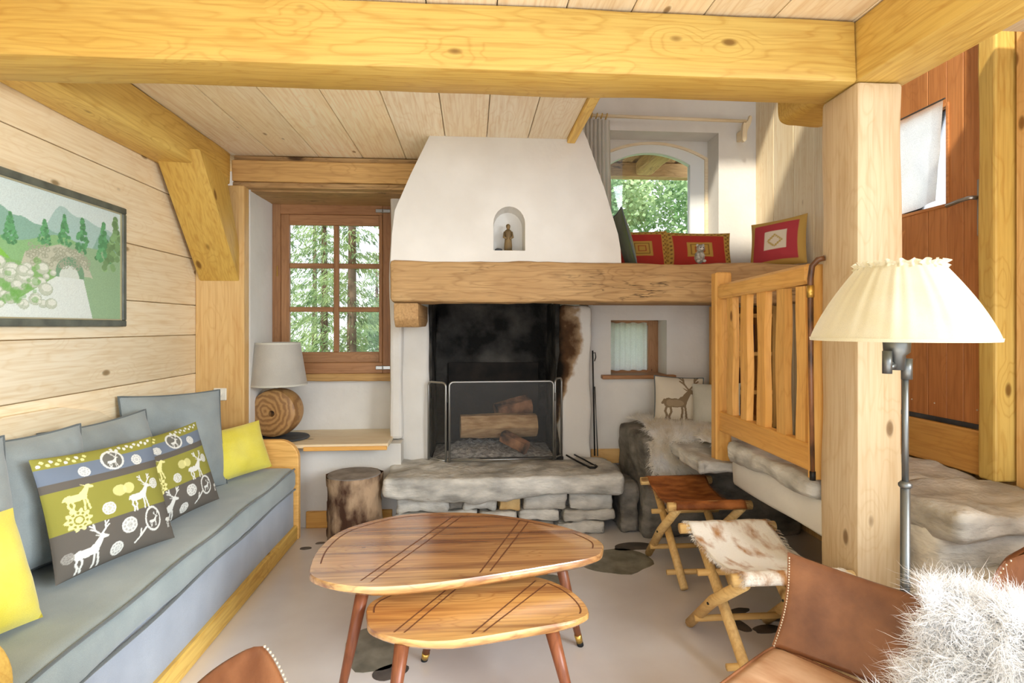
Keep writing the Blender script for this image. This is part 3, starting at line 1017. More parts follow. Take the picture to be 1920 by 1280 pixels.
# chimney hood with a niche
def hood():
    outer = [(-.49, 1.79), (.925, 1.79), (.92, 1.88), (.905, 1.97), (.82, 2.25), (.713, 2.55), (.60, 2.80), (.45, 3.2), (.05, 3.2), (-.14, 2.80), (-.25, 2.57), (-.37, 2.32), (-.465, 2.10), (-.482, 1.95)]
    inner = [(.13, 1.865), (.325, 1.865)]
    for i in range(13):
        a = math.pi * i / 12
        inner.append((.2275 + .0975 * math.cos(a), 2.03 + .105 * math.sin(a)))
    bm = bmesh.new()
    o = [bm.verts.new((p[0], 3.42, p[1])) for p in outer]
    n = [bm.verts.new((p[0], 3.42, p[1])) for p in inner]
    es = [bm.edges.new((L[i], L[(i + 1) % len(L)])) for L in (o, n) for i in range(len(L))]
    bmesh.ops.triangle_fill(bm, use_beauty=True, use_dissolve=False, edges=es)
    ob = [bm.verts.new((p[0], 4.45, p[1])) for p in outer]
    for i in range(len(o)):
        j = (i + 1) % len(o)
        bm.faces.new([o[i], o[j], ob[j], ob[i]])
    nb = [bm.verts.new((.2275 + (p[0] - .2275) * .94, 3.56, 1.865 + (p[1] - 1.865) * .96)) for p in inner]
    for i in range(len(n)):
        j = (i + 1) % len(n)
        bm.faces.new([n[i], n[j], nb[j], nb[i]])
    bm.faces.new(nb)
    bmesh.ops.recalc_face_normals(bm, faces=bm.faces[:])
    return from_bm(bm)
hd = mk('chimney_hood', hood(), M['plaster'], None, label='white plaster chimney hood tapering to the ceiling with an arched niche', cat='chimney hood')

# ============================================================ FIREPLACE
fp = thing('hearth', 'raised stone hearth with a thick slab and rough stacked stones', 'hearth', (0.2, 3.9, 0))
def slab_shape(x0, x1, y0, y1, z0, z1, seed, amp=.05, lowbulge=0.0):
    vs, fs = rough(x0, x1, y0, y1, z0, z1, .035, .024, 3.0, .028, seed, .018, 13)
    out = []
    for v in vs:
        k = noise.noise(Vector((v.x * 2.2, seed, 0)))
        k2 = noise.noise(Vector((v.x * 2.6, seed + 5, v.y)))
        f = max(0, min(1, (y1 - v.y) / (y1 - y0)))
        v2 = v.copy()
        v2.y += amp * k * f
        low = (z1 - v.z) / (z1 - z0)
        v2.z += lowbulge * k2 * low - 0.01 * f * (1 - low)
        out.append(v2)
    return out, fs
sl = mk('slab', slab_shape(-0.575, 1.0, 3.64, 4.16, 0.262, 0.43, 2.0, .05, .05), M['stone'], fp, smooth=True)
mk('core', box(-0.45, 0.9, 3.84, 4.15, 0, 0.26), M['stone_d'], fp)
rows = [(0.165, 0.285, [(-.50, -.16, 'stone'), (-.16, .02, 'stone_d'), (-.06, .16, 'stone'), (.17, .33, 'stone_o'), (.34, .64, 'stone_b'), (.65, .96, 'stone')]),
        (0.085, 0.165, [(-.51, -.22, 'stone'), (-.21, .04, 'stone'), (.05, .30, 'stone_b'), (.31, .60, 'stone'), (.61, .97, 'stone_b')]),
        (0.0, 0.085, [(-.50, -.30, 'stone_b'), (-.29, .0, 'stone'), (.01, .22, 'stone'), (.23, .55, 'stone_d'), (.56, .90, 'stone')])]
for r, (z0, z1, L) in enumerate(rows):
    for i, (a, b, mt) in enumerate(L):
        dy_ = R.uniform(-.02, .03) + (0.05 if mt == 'stone_d' else 0)
        o = mk('stone', rough(a + .004, b - .004, 3.74 + dy_, 3.95, z0 + .002, z1 - .001, .025, .022, 7, .016, r * 7 + i, .014, 22), M[mt], fp, smooth=True)
fi = mk('firebox', merge(rough(-.32, .66, 4.72, 4.785, .40, 1.6, .06, .04, 3.5, .01, 3, .02, 9), box(-.32, .68, 4.14, 4.75, .33, .43)), M['soot'], fp, smooth=True)
mk('firebox_cheek', rough(-.318, -.296, 4.17, 4.72, .43, 1.58, .08, .012, 5, .008, 4), M['soot'], fp, smooth=True)
mk('firebox_cheek', rough(.63, .665, 4.20, 4.72, .43, 1.58, .08, .014, 5, .01, 5), M['soot'], fp, smooth=True)
mk('fireback', box(-.20, .56, 4.685, 4.705, .45, 1.10, .004), M['iron_plate'], fp)
def ash():
    vs, fs = [], []
    nx, ny = 60, 26
    for j in range(ny + 1):
        for i in range(nx + 1):
            u, v = i / nx, j / ny
            x, yy = -.29 + .90 * u, 4.15 + .50 * v
            e = min(1, 5 * min(u, 1 - u)) * min(1, 4 * min(v, 1 - v))
            hgt = .085 * e * (0.6 + 0.5 * noise.noise(Vector((x * 5, yy * 5, 2)))) * (1.1 - .5 * u) + .02 * e * noise.noise(Vector((x * 30, yy * 30, 5)))
            vs.append(Vector((x, yy, .432 + max(0, hgt))))
    for j in range(ny):
        for i in range(nx):
            a = j * (nx + 1) + i
            fs.append([a, a + 1, a + nx + 2, a + nx + 1])
    return vs, fs
mk('ash_heap', ash(), M['ash'], None, smooth=True, label='pale grey heap of ash on the fireplace floor', cat='ash', kind='stuff')
def log_shape(p0, p1, r, seed, n=14, flat=0.25):
    p0, p1 = V3(p0), V3(p1)
    pts = [p0.lerp(p1, i / 8) for i in range(9)]
    vs, fs = tube(pts, r, n)
    c = (p0 + p1) / 2
    ax = (p1 - p0).normalized()
    out = []
    for v in vs:
        q = v - c
        al = ax * q.dot(ax)
        rd = q - al
        f = 1 + flat * noise.noise(rd.normalized() * 1.7 + Vector((seed, 0, al.length * .8))) + .06 * noise.noise(v * 20)
        out.append(c + al + rd * f)
    return out, fs
o = mk('firewood_log', log_shape((-.09, 4.33, .63), (.50, 4.38, .625), .088, 1, 12, .35), M['log'], None, label='long split log lying across the ashes', cat='log')
smooth_angle(o, 30)
o = mk('firewood_log', log_shape((.20, 4.50, .70), (.47, 4.58, .76), .075, 4, 10, .4), M['log_c'], None, label='short charred log behind the long split log', cat='log')
smooth_angle(o, 30)
o = mk('firewood_log', log_shape((.24, 4.24, .57), (.40, 4.12, .50), .05, 7, 9, .45), M['log_c'], None, label='small split piece of wood leaning on the long log', cat='log')
smooth_angle(o, 30)

# fire screen of three mesh panels
fs_ = thing('fire_screen', 'three panel mesh fire screen with steel frame on the hearth slab', 'fire screen', (0.2, 4.04, 0.43))
def screen_panel(pa, pb, z0, z1, r=.008):
    pa, pb = Vector((pa[0], pa[1], 0)), Vector((pb[0], pb[1], 0))
    d = (pb - pa).normalized()
    W = (pb - pa).length
    rc = .03
    pts = [pa + Vector((0, 0, z0))]
    def at(s, z): return pa + d * s + Vector((0, 0, z))
    pts.append(at(0, z1 - rc))
    for i in range(1, 6):
        a = math.pi / 2 * i / 5
        pts.append(at(rc - rc * math.cos(a), z1 - rc + rc * math.sin(a)))
    for i in range(0, 6):
        a = math.pi / 2 * i / 5
        pts.append(at(W - rc + rc * math.sin(a), z1 - rc + rc * math.cos(a)))
    pts.append(at(W, z0))
    pn = mk('panel_frame', merge(tube(pts, r, 8), tube([at(0, z0 + .012), at(W, z0 + .012)], r * .8, 8)), M['steel'], fs_, smooth=True)
    mk('wire_mesh', ([at(0, z0 + .01), at(W, z0 + .01), at(W, z1 - .004), at(0, z1 - .004)], [[0, 1, 2, 3]]), M['mesh'], pn)
screen_panel((-.315, 4.10), (-.185, 4.0), .435, 1.0)
screen_panel((-.16, 4.0), (.59, 4.03), .435, 1.005)
screen_panel((.605, 4.05), (.665, 4.13), .435, 1.02)
for (x, yy) in ((-.1725, 4.0), (.5975, 4.04)):
    for za in (.52, .86):
        mk('hinge', tube([(x, yy, za), (x, yy, za + .06)], .007, 8), M['black_metal'], fs_)

# fire irons
t = thing('fire_poker', 'long thin iron poker leaning upright beside the fireplace', 'poker', (0.93, 4.1, 0.43))
mk('shaft', tube([(.915, 4.13, .435), (.905, 4.14, 1.0), (.902, 4.145, 1.22)], .006, 8), M['black_metal'], t, smooth=True)
mk('hook', tube([(.902, 4.145, 1.20), (.92, 4.14, 1.205), (.925, 4.14, 1.17), (.915, 4.14, 1.14)], .004, 8), M['black_metal'], t, smooth=True)
mk('shaft', tube([(.935, 4.12, .435), (.918, 4.145, .95)], .005, 8), M['pewter'], t, smooth=True)
t = thing('fire_tongs', 'black iron tongs lying on the hearth slab', 'tongs', (0.76, 3.9, 0.43))
mk('arm', tube([(.70, 4.12, .445), (.745, 3.95, .442), (.80, 3.80, .436)], .007, 8), M['black_metal'], t, smooth=True)
mk('arm', tube([(.76, 4.12, .448), (.80, 3.98, .446), (.85, 3.83, .436)], .006, 8), M['black_metal'], t, smooth=True)
mk('joint', tube([(.795, 3.805, .438), (.805, 3.775, .438), (.835, 3.77, .438), (.855, 3.80, .438), (.85, 3.835, .438)], .009, 8), M['black_metal'], t, smooth=True)

# ============================================================ STONE BENCH, LANDING AND STEPS
b_ = mk('stone_bench', slab_shape(1.14, 2.215, 3.62, 4.265, 0.0, 0.66, 6.0, .03, .0), M['stone_d'], None, smooth=True, label='rough dark stone bench below the small window', cat='stone bench')
mk('stone_slab', slab_shape(1.27, 2.215, 3.06, 3.60, 0.555, 0.655, 7.0, .05, .02), M['stone'], None, smooth=True, label='pale overhanging stone slab in front of the dark bench', cat='stone slab')
mk('stone_step', slab_shape(1.005, 1.135, 3.72, 4.27, 0.0, 0.335, 8.0, .02, .0), M['stone_d'], None, smooth=True, label='low dark stone step between hearth and bench', cat='step')
ld = thing('stone_landing', 'stone landing slab on a white plastered edge by the door', 'landing', (1.85, 2.4, 0))
mk('slab', slab_shape(1.42, 2.215, 2.25, 3.03, 0.665, 0.762, 4.0, .0, .03), M['stone'], ld, smooth=True)
mk('slab', slab_shape(1.66, 2.215, 1.80, 2.232, 0.665, 0.758, 4.6, .04, .03), M['stone_b'], ld, smooth=True)
mk('plaster_edge', rough(1.455, 1.62, 2.225, 3.05, 0.515, 0.675, .1, .012, 3, .02, 3), M['plaster'], ld, smooth=True)
mk('riser_block', rough(1.65, 2.245, 1.87, 2.24, 0.0, 0.67, .08, .02, 4, .03, 5, .008), M['stone'], ld, smooth=True)
mk('back_support', box(2.0, 2.245, 2.24, 3.05, 0.0, 0.66), M['stone_d'], ld)
st = thing('stone_steps', 'two lower rough stone steps leading up to the landing', 'steps', (1.95, 1.7, 0))
mk('step', slab_shape(1.66, 2.215, 1.66, 1.845, 0.38, 0.57, 5.0, .03, .02), M['stone'], st, smooth=True)
mk('stone', rough(1.64, 1.80, 1.655, 1.80, 0.30, 0.44, .05, .03, 5, .04, 8, .01), M['stone_b'], st, smooth=True)
mk('stone', rough(1.64, 1.85, 1.62, 1.80, 0.0, 0.29, .05, .03, 5, .04, 9, .01), M['stone'], st, smooth=True)
mk('stone', rough(1.86, 2.245, 1.60, 1.80, 0.0, 0.37, .05, .03, 5, .04, 10, .01), M['stone'], st, smooth=True)

# ============================================================ RAILING
rl = thing('railing', 'pine railing with wavy flat balusters on the landing edge', 'railing', (1.44, 2.75, 0.6))
mk('rail_post', box(1.405, 1.50, 3.14, 3.21, 0.60, 1.715, .008), M['honeyZ'], rl)
mk('rail_post', box(1.415, 1.485, 2.235, 2.275, 0.76, 1.66, .006), M['honeyZ'], rl)
mk('top_rail', bar((1.448, 3.14, 1.60), (1.448, 2.275, 1.625), .075, .085, bev=.014), M['honeyY'], rl)
mk('bottom_rail', bar((1.448, 3.14, .855), (1.448, 2.275, .845), .05, .115, bev=.006), M['honeyY'], rl)
def baluster(yc, seed, wd=.072):
    n = 14
    L, Rr = [], []
    for i in range(n + 1):
        z = .895 + (1.575 - .895) * i / n
        L.append((yc - wd / 2 + .006 * math.sin(i * .55 + seed), z))
        Rr.append((yc + wd / 2 + .006 * math.sin(i * .5 + seed * 2.1), z))
    return prism(L + Rr[::-1], 1.430, 1.466, 'YZ')
for i, yc in enumerate((3.02, 2.86, 2.685, 2.51, 2.345)):
    mk('baluster', baluster(yc, i * 1.7), M['honeyZ'], rl)
t = thing('walking_stick', 'dark brown crook handled walking stick standing by the post', 'walking stick', (1.425, 2.3, 0.77))
pts = [(1.455, 2.09 + .15, .772), (1.452, 2.235, 1.2), (1.452, 2.232, 1.58)]
pts = [(1.408, 2.225, .775), (1.400, 2.225, 1.2), (1.398, 2.225, 1.60), (1.402, 2.22, 1.65), (1.418, 2.205, 1.675), (1.437, 2.19, 1.68)]
mk('shaft', tube(pts, .011, 10, [.009, .010, .012, .012, .012, .011]), M['cane'], t, smooth=True)
mk('collar', tube([(1.398, 2.225, 1.52), (1.398, 2.225, 1.57)], .015, 10), M['brass'], t, smooth=True)
mk('ferrule', tube([(1.408, 2.225, .764), (1.4075, 2.225, .80)], .012, 10), M['black_metal'], t, smooth=True)

# shelf below the platform, seen through the balusters
sh = thing('wall_shelf', 'small wooden shelf unit below the platform behind the railing', 'shelf', (1.99, 4.1, 0.66))
for x in (1.86, 2.21):
    mk('side', box(x - .015, x + .015, 3.95, 4.25, .662, 1.555, .003), M['honeyZ'], sh)
for z in (.70, .92, 1.20, 1.48):
    mk('board', box(1.875, 2.195, 3.95, 4.25, z - .015, z + .015, .003), M['honeyX'], sh)
mk('back', box(1.875, 2.195, 4.24, 4.255, .665, 1.55), M['doorX'], sh)
for i, (x, w, h, c) in enumerate(((1.90, .03, .17, 'books'), (1.94, .035, .19, 'slate'), (1.98, .03, .16, 'books'), (2.02, .03, .18, 'slate'), (2.06, .04, .2, 'books'))):
    bk = thing('book', ('dark red book', 'dark grey book', 'small dark red book', 'slim grey book', 'thick dark red book')[i] + ' upright on the wooden shelf', 'book', (x, 4.06, .936 if i < 3 else 1.216), group='books on the small shelf')
    z0 = .936 if i < 3 else 1.216
    mk('cover', box(x - w / 2, x + w / 2, 3.99, 4.13, z0, z0 + h, .003), M[c], bk)
    mk('pages', box(x - w / 2 + .004, x + w / 2 - .004, 4.128, 4.134, z0 + .004, z0 + h - .002), M['cream'], bk)

# ============================================================ WINDOW SHELF, TABLE LAMP, STUMP
o = mk('window_shelf', merge(rough(-1.51, -0.57, 3.86, 4.42, 0.577, 0.605, .12, .003, 5, .008, 3)), M['paleX'], None, label='pale wooden shelf board below the six pane window', cat='shelf')
mk('front_edge', box(-1.13, -0.575, 3.845, 3.86, 0.563, 0.59, .003), M['honeyX'], o)
t = thing('table_lamp', 'table lamp with a wooden disc base and tapered linen shade', 'lamp', (-1.36, 4.12, 0.605))
mk('base_plate', lathe([(.0, .0), (.165, .0), (.17, .006), (.165, .013), (0, .013)], (-1.33, 4.09, .606), 40, cap=False), M['slate'], t, smooth=False)
def disc():
    r = .172
    prof = [(.022, -.075), (r - .03, -.085), (r - .008, -.07), (r, -.03), (r, .03), (r - .008, .07), (r - .03, .085), (.022, .075), (.022, -.075)]
    vs, fs = lathe(prof, (0, 0, 0), 48, fn=lambda a, z, th, i: (a * (1 + .03 * math.sin(2 * th + .4)) if a > .1 else a, z), cap=False)
    m = Matrix.Rotation(math.radians(90), 4, 'X')
    m = Matrix.Rotation(math.radians(-8), 4, 'Z') @ m
    m = Matrix.Translation((-1.385, 4.09, .792)) @ m
    return xf((vs, fs), m)
o = mk('wood_disc', disc(), M['disc'], t)
smooth_angle(o, 40)
mk('neck', tube([(-1.385, 4.09, .955), (-1.385, 4.09, 1.02)], .014, 12), M['pewter'], t)
o = mk('lamp_shade', merge(lathe([(.198, 0), (.150, .302)], (-1.377, 4.09, .985), 48, cap=False), lathe([(.195, 0), (.147, .302)], (-1.377, 4.09, .985), 48, cap=False)), M['lampw'], t, smooth=True)
mk('trim', lathe([(.1995, 0), (.1985, .012)], (-1.377, 4.09, .985), 48, cap=False), M['cream'], o, smooth=True)
mk('trim', lathe([(.1525, .290), (.1515, .302)], (-1.377, 4.09, .985), 48, cap=False), M['cream'], o, smooth=True)
mk('bulb', ellipsoid((-1.385, 4.09, 1.08), (.03, .03, .05)), M['plastic'], t, smooth=True)

t = thing('log_stump', 'short upright log with dark flaking bark between sofa and hearth', 'stump', (-0.775, 3.76, 0))
def stump():
    n, m = 40, 22
    vs, fs = [], []
    for j in range(m + 1):
        z = .005 + .425 * j / m
        for k in range(n):
            a = 2 * math.pi * k / n
            p = Vector((math.cos(a), math.sin(a), 0))
            f = noise.noise(p * 2.2 + Vector((0, 0, z * 6)))
            r = .172 + .012 * f + (.008 if noise.noise(p * 3 + Vector((4, 1, z * 9))) > .1 else 0)
            vs.append(Vector((-.775 + r * p.x, 3.76 + r * p.y, z)))
    for j in range(m):
        for k in range(n):
            fs.append([j * n + k, j * n + (k + 1) % n, (j + 1) * n + (k + 1) % n, (j + 1) * n + k])
    return vs, fs
mk('bark', stump(), M['bark'], t, smooth=True)
mk('cut_face', lathe([(0, 0), (.172, 0), (.166, .008), (0, .01)], (-.775, 3.76, .425), 36, cap=False), M['endgrain'], t)

# ============================================================ SOFA
sf = thing('sofa', 'long daybed sofa with wooden frame and grey linen mattress', 'sofa', (-1.49, 2.65, 0))
SX0, SX1, SY0, SY1 = -1.825, -1.15, 1.43, 3.82
def end_panel(y0, y1):
    pts = [(SX0, 0.0), (SX1 + .012, 0.0), (SX1 + .012, .50)]
    for i in range(9):
        a = math.pi / 2 * i / 8
        pts.append((SX1 + .012 - .13 + .13 * math.cos(a), .525 + .13 * math.sin(a)))
    pts += [(SX0, .655)]
    return prism(pts, y0, y1, 'XZ', .006)
mk('end_panel', end_panel(SY1 - .045, SY1), M['honeyX'], sf)
mk('end_panel', end_panel(SY0, SY0 + .05), M['pineX'], sf)
mk('base_rail', box(SX1 - .06, SX1 + .006, SY0 + .05, SY1 - .045, 0.0, .095, .006), M['pineY'], sf)
mk('base_body', rough(SX0, SX1 - .018, SY0 + .052, SY1 - .047, .02, .345, .15, .006, 2, .02, 2), M['greyd'], sf, smooth=True)
mt = mk('mattress', rough(SX0, SX1 + .004, SY0 + .054, SY1 - .05, .335, .478, .07, .014, 2.5, .04, 5, .003, 12), M['greyseat'], sf, smooth=True)
e = [(SX1 - .004, SY0 + .08 + i * (SY1 - SY0 - .16) / 24, .469 + .004 * math.sin(i * .9)) for i in range(25)]
mk('piping', tube(e, .006, 8), M['piping'], mt, smooth=True)
e = [(SX1 + .0, SY0 + .08 + i * (SY1 - SY0 - .16) / 24, .345 + .006 * math.sin(i * .7)) for i in range(25)]
mk('piping', tube(e, .006, 8), M['piping'], mt, smooth=True)
bb = [(SY0 + .05, .5), (3.35, .5), (3.35, .80), (3.1, .86), (2.85, .99), (2.6, 1.045), (2.3, 1.05), (1.9, 1.0), (1.6, .92), (SY0 + .05, .86)]
mk('backboard', prism(bb, -1.829, -1.80, 'YZ', .004), M['paleY'], sf)

# ------------------------------------------------------------ pillows
def pillow_shape(w, h, t, n=28, pin=.05, seed=0.0, wr=.006, p=2.6, nseam=True):
    vs, fs = [], []
    def pos(a, b, s):
        x = w / 2 * a * (1 - pin * (1 - b * b))
        z = h / 2 * b * (1 - pin * (1 - a * a))
        th = t / 2 * ((1 - abs(a) ** p) * (1 - abs(b) ** p)) ** .6
        e = (1 - abs(a) ** 6) * (1 - abs(b) ** 6)
        q = Vector((x * 5 + seed, z * 5, seed * 1.3 + s))
        th += wr * e * noise.noise(q * 1.4) + .4 * wr * e * noise.noise(q * 4)
        th *= (1.0 + .18 * (-b))
        return Vector((x, s * th, z))
    N = n + 1
    for s in (-1, 1):
        for j in range(N):
            for i in range(N):
                vs.append(pos(-1 + 2 * i / n, -1 + 2 * j / n, s))
    def vid(s, i, j):
        return (0 if s < 0 else N * N) + j * N + i
    for j in range(n):
        for i in range(n):
            fs.append([vid(-1, i, j), vid(-1, i + 1, j), vid(-1, i + 1, j + 1), vid(-1, i, j + 1)])
            fs.append([vid(1, i, j), vid(1, i, j + 1), vid(1, i + 1, j + 1), vid(1, i + 1, j)])
    rim = []
    for i in range(n): rim.append(pos(-1 + 2 * i / n, -1, -1))
    for i in range(n): rim.append(pos(1, -1 + 2 * i / n, -1))
    for i in range(n): rim.append(pos(1 - 2 * i / n, 1, -1))
    for i in range(n): rim.append(pos(-1, 1 - 2 * i / n, -1))
    rim = [Vector((r.x, 0, r.z)) for r in rim]
    return (vs, fs), rim

def pillow(name, label, base, right, lean, w, h, t, mat, group=None, pipe=None, img=None, n=28, roll=0.0, seed=0.0, pin=.05, cat='cushion', wr=.008):
    """base: point under its bottom edge, right: horizontal dir along its width (front is to its right-hand side)"""
    rx = Vector((right[0], right[1], 0)).normalized()
    up0 = Vector((0, 0, 1))
    bk = up0.cross(rx).normalized()
    a = math.radians(lean)
    up = up0 * math.cos(a) + bk * math.sin(a)
    ro = math.radians(roll)
    rx2 = rx * math.cos(ro) + up * math.sin(ro)
    up2 = up * math.cos(ro) - rx * math.sin(ro)
    bk2 = up2.cross(rx2)
    m3 = Matrix((rx2, bk2, up2)).transposed()
    root = thing(name, label, cat, base, 0.0, group)
    root.rotation_euler = m3.to_euler()
    (vs, fs), rim = pillow_shape(w, h, t, n, pin, seed, wr)
    off = Vector((0, 0, h / 2))
    vs = [v + off for v in vs]
    rim = [v + off for v in rim]
    c = mk('cover', (vs, fs), mat, root, smooth=True)
    if img is not None:
        arr = img(n + 1)
        col = np.ones((len(vs), 4), dtype=np.float32)
        k = (n + 1) * (n + 1)
        col[:k, :3] = arr.reshape(-1, 3)
        col[k:, :3] = arr[2, 2]
        at = c.data.color_attributes.new('print', 'FLOAT_COLOR', 'POINT')
        at.data.foreach_set('color', col.reshape(-1))
    if pipe is not None:
        mk('piping', tube(rim, .005, 6, closed=True), pipe, c, smooth=True)
    return root

# small painter for flat prints: arrays indexed [row from bottom, column], x and y in 0..1
class Canvas:
    def __init__(s, w, h, bg, asp=1.0):
        s.w, s.h, s.asp = w, h, asp
        yy, xx = np.mgrid[0:h, 0:w]
        s.x = xx / (w - 1) * asp
        s.y = yy / (h - 1)
        s.a = np.ones((h, w, 3), dtype=np.float32) * np.array(bg[:3], dtype=np.float32)
    def put(s, mask, c, k=1.0):
        s.a[mask] = s.a[mask] * (1 - k) + np.array(c[:3], dtype=np.float32) * k
    def ell(s, cx, cy, rx, ry, c, k=1.0):
        s.put(((s.x - cx) / rx) ** 2 + ((s.y - cy) / ry) ** 2 < 1, c, k)
    def ring(s, cx, cy, rx, ry, th, c):
        d = np.sqrt(((s.x - cx) / rx) ** 2 + ((s.y - cy) / ry) ** 2)
        s.put(abs(d - 1) < th, c)
    def line(s, pts, th, c):
        for (x0, y0), (x1, y1) in zip(pts[:-1], pts[1:]):
            dx, dy = x1 - x0, y1 - y0
            L = dx * dx + dy * dy + 1e-12
            t = np.clip(((s.x - x0) * dx + (s.y - y0) * dy) / L, 0, 1)
            s.put((s.x - x0 - t * dx) ** 2 + (s.y - y0 - t * dy) ** 2 < th * th, c)
    def poly(s, pts, c, k=1.0):
        inside = np.zeros(s.x.shape, bool)
        n = len(pts)
        for i in range(n):
            x0, y0 = pts[i]
            x1, y1 = pts[(i + 1) % n]
            if y0 == y1: continue
            cond = ((s.y < y0) != (s.y < y1)) & (s.x < (x1 - x0) * (s.y - y0) / (y1 - y0) + x0)
            inside ^= cond
        s.put(inside, c, k)
        return inside
    def medallion(s, cx, cy, r, c, petals=10):
        ang = np.arctan2(s.y - cy, s.x - cx)
        d = np.hypot(s.x - cx, s.y - cy) / r
        s.put((d < 1 + .14 * np.cos(petals * ang)) & (d > .78), c)
        s.put((d < .62 + .08 * np.cos(petals * ang)) & (d > .45), c)
        s.put((d < .30), c)
        s.put((d > .62) & (d < .8) & (np.cos(petals * ang) > .2), c)
    def doily(s, cx, cy, r, c):
        ang = np.arctan2(s.y - cy, s.x - cx)
        d = np.hypot(s.x - cx, s.y - cy) / r
        s.put(d < 1, c, .55)
        s.put((d < 1) & ((abs(d - .9) < .1) | (abs(d - .45) < .09) | (np.cos(9 * ang) > .5)), c)
    def deer(s, ox, oy, k, c, flip=False, outline=None, antler=True):
        def P(x, y): return (ox + k * ((1 - x) if flip else x), oy + k * y)
        def el(cx, cy, rx, ry): s.ell(*P(cx, cy), k * rx, k * ry, c)
        el(.40, .43, .24, .115); el(.23, .43, .12, .125); el(.58, .46, .115, .14)
        s.poly([P(.52, .54), (P(.68, .42)), P(.82, .70), P(.72, .76)], c)
        s.poly([P(.70, .78), P(.80, .81), P(.95, .70), P(.93, .66), P(.78, .67)], c)
        s.poly([P(.70, .79), P(.58, .84), P(.72, .73)], c)
        th = .028 * k
        for L in ([(.20, .40), (.15, .22), (.20, .12), (.17, .0)], [(.27, .36), (.30, .2), (.26, .1), (.27, .0)], [(.57, .38), (.58, .2), (.56, .0)], [(.64, .40), (.67, .2), (.70, .0)]):
            s.line([P(*q) for q in L], th, c)
        s.line([P(.13, .50), P(.08, .42)], th, c)
        if antler:
            for L in ([(.74, .80), (.64, .92), (.62, 1.12)], [(.65, .92), (.54, 1.0)], [(.62, 1.02), (.53, 1.10)], [(.78, .80), (.90, .92), (.92, 1.12)], [(.89, .92), (1.0, 1.0)], [(.92, 1.02), (1.0, 1.1)]):
                s.line([P(*q) for q in L], th * .75, c)

def stag_print(N):
    dk, ol, bl = C(98, 92, 84), C(142, 138, 62), C(112, 122, 136)
    wh, ye = C(214, 214, 206), C(226, 220, 150)
    c = Canvas(N, N, dk)
    c.put(c.y > .36, ol)
    c.put(c.y > .70, dk)
    c.put(c.y > .77, bl)
    c.put(c.y > .90, ol)
    c.deer(.07, .02, .30, wh)
    c.deer(.56, .36, .27, wh)
    c.deer(.08, .50, .26, ye, antler=False)
    c.medallion(.17, .43, .085, ye)
    c.doily(.40, .45, .055, wh)
    c.doily(.54, .25, .07, wh)
    c.doily(.42, .09, .055, wh)
    c.ell(.52, .58, .06, .05, ye, .7); c.ell(.60, .58, .05, .05, ye, .7)
    c.ring(.77, .24, .075, .105, .10, wh)
    c.deer(.72, .17, .11, wh)
    c.ring(.55, .87, .09, .085, .10, wh)
    c.ell(.55, .87, .08, .075, C(110, 108, 100))
    c.deer(.49, .80, .12, wh)
    c.doily(.30, .82, .045, wh)
    c.doily(.86, .56, .05, wh)
    c.doily(.76, .82, .05, wh, )
    c.doily(.07, .16, .04, C(150, 146, 138))
    c.line([(.58, .08), (.63, .12), (.64, .18)], .008, wh); c.line([(.63, .12), (.69, .18)], .008, wh)
    c.deer(.90, .12, .16, wh)
    for i in range(12):
        c.ell(.03 + .03 * i, .93 + .03 * (i % 2), .014, .014, ye if i % 3 else wh)
        c.ell(.55 + .036 * i, .95 + .02 * (i % 2), .014, .014, wh)
    return c.a

def red_print(N):
    c = Canvas(N, N, C(168, 52, 40))
    och, dk = C(182, 142, 64), C(120, 84, 40)
    e = np.minimum(np.minimum(c.x, 1 - c.x), np.minimum(c.y, 1 - c.y))
    c.put(e < .11, och)
    c.put((e < .09) & (e > .02) & (np.sin(c.x * 60) * np.sin(c.y * 60) > .25), dk)
    d = np.maximum(abs(c.x - .5), abs(c.y - .5))
    c.put(d < .19, och)
    c.put((d < .15) & (d > .125), dk)
    c.put((d < .08) & (d > .055), C(150, 60, 40))
    return c.a

def pink_print(N):
    c = Canvas(N, N, C(178, 62, 66))
    och = C(190, 150, 76)
    e = np.minimum(np.minimum(c.x, 1 - c.x), np.minimum(c.y, 1 - c.y))
    c.put(e < .10, och)
    d = abs(c.x - .5) + abs(c.y - .5)
    c.put(np.maximum(abs(c.x - .5), abs(c.y - .5)) < .2, C(222, 206, 180))
    c.put((d < .15) & (d > .1), C(190, 160, 90))
    return c.a

def deer_print(N):
    c = Canvas(N, N, C(206, 194, 172))
    c.deer(.06, .10, .82, C(128, 108, 82))
    c.ell(.40, .43 + .02, .17, .07, C(150, 130, 102)); c.ell(.27, .45, .07, .07, C(150, 130, 102))
    for i in range(9):
        c.ell(.62 + .035 * (i % 5), .06 + .03 * (i // 3), .025, .02, C(122, 96, 62))
    return c.a

GR = 'grey back cushions on the sofa'
MT = .480
pillow('back_cushion', 'big grey cushion at the far end of the sofa beside the yellow one', (-1.585, 3.17, MT), (.52, .85), 10, .56, .56, .17, M['grey'], GR, M['piping'], roll=-2, seed=1, n=34, wr=.02)
pillow('back_cushion', 'grey cushion right behind the second stag print cushion', (-1.615, 2.70, MT), (.22, .97), 12, .56, .50, .21, M['grey'], GR, M['piping'], roll=2, seed=2, n=34, wr=.024, pin=.07)
pillow('back_cushion', 'grey cushion right behind the large stag print cushion', (-1.625, 2.22, MT), (.20, .97), 9, .50, .52, .21, M['grey'], GR, M['piping'], roll=-1, seed=3, n=34, wr=.024, pin=.07)
pillow('back_cushion', 'grey cushion behind the pale yellow cushion near the sofa arm', (-1.62, 1.85, MT), (.20, .97), 10, .50, .54, .21, M['grey'], GR, M['piping'], seed=4, n=34, wr=.024, pin=.07)
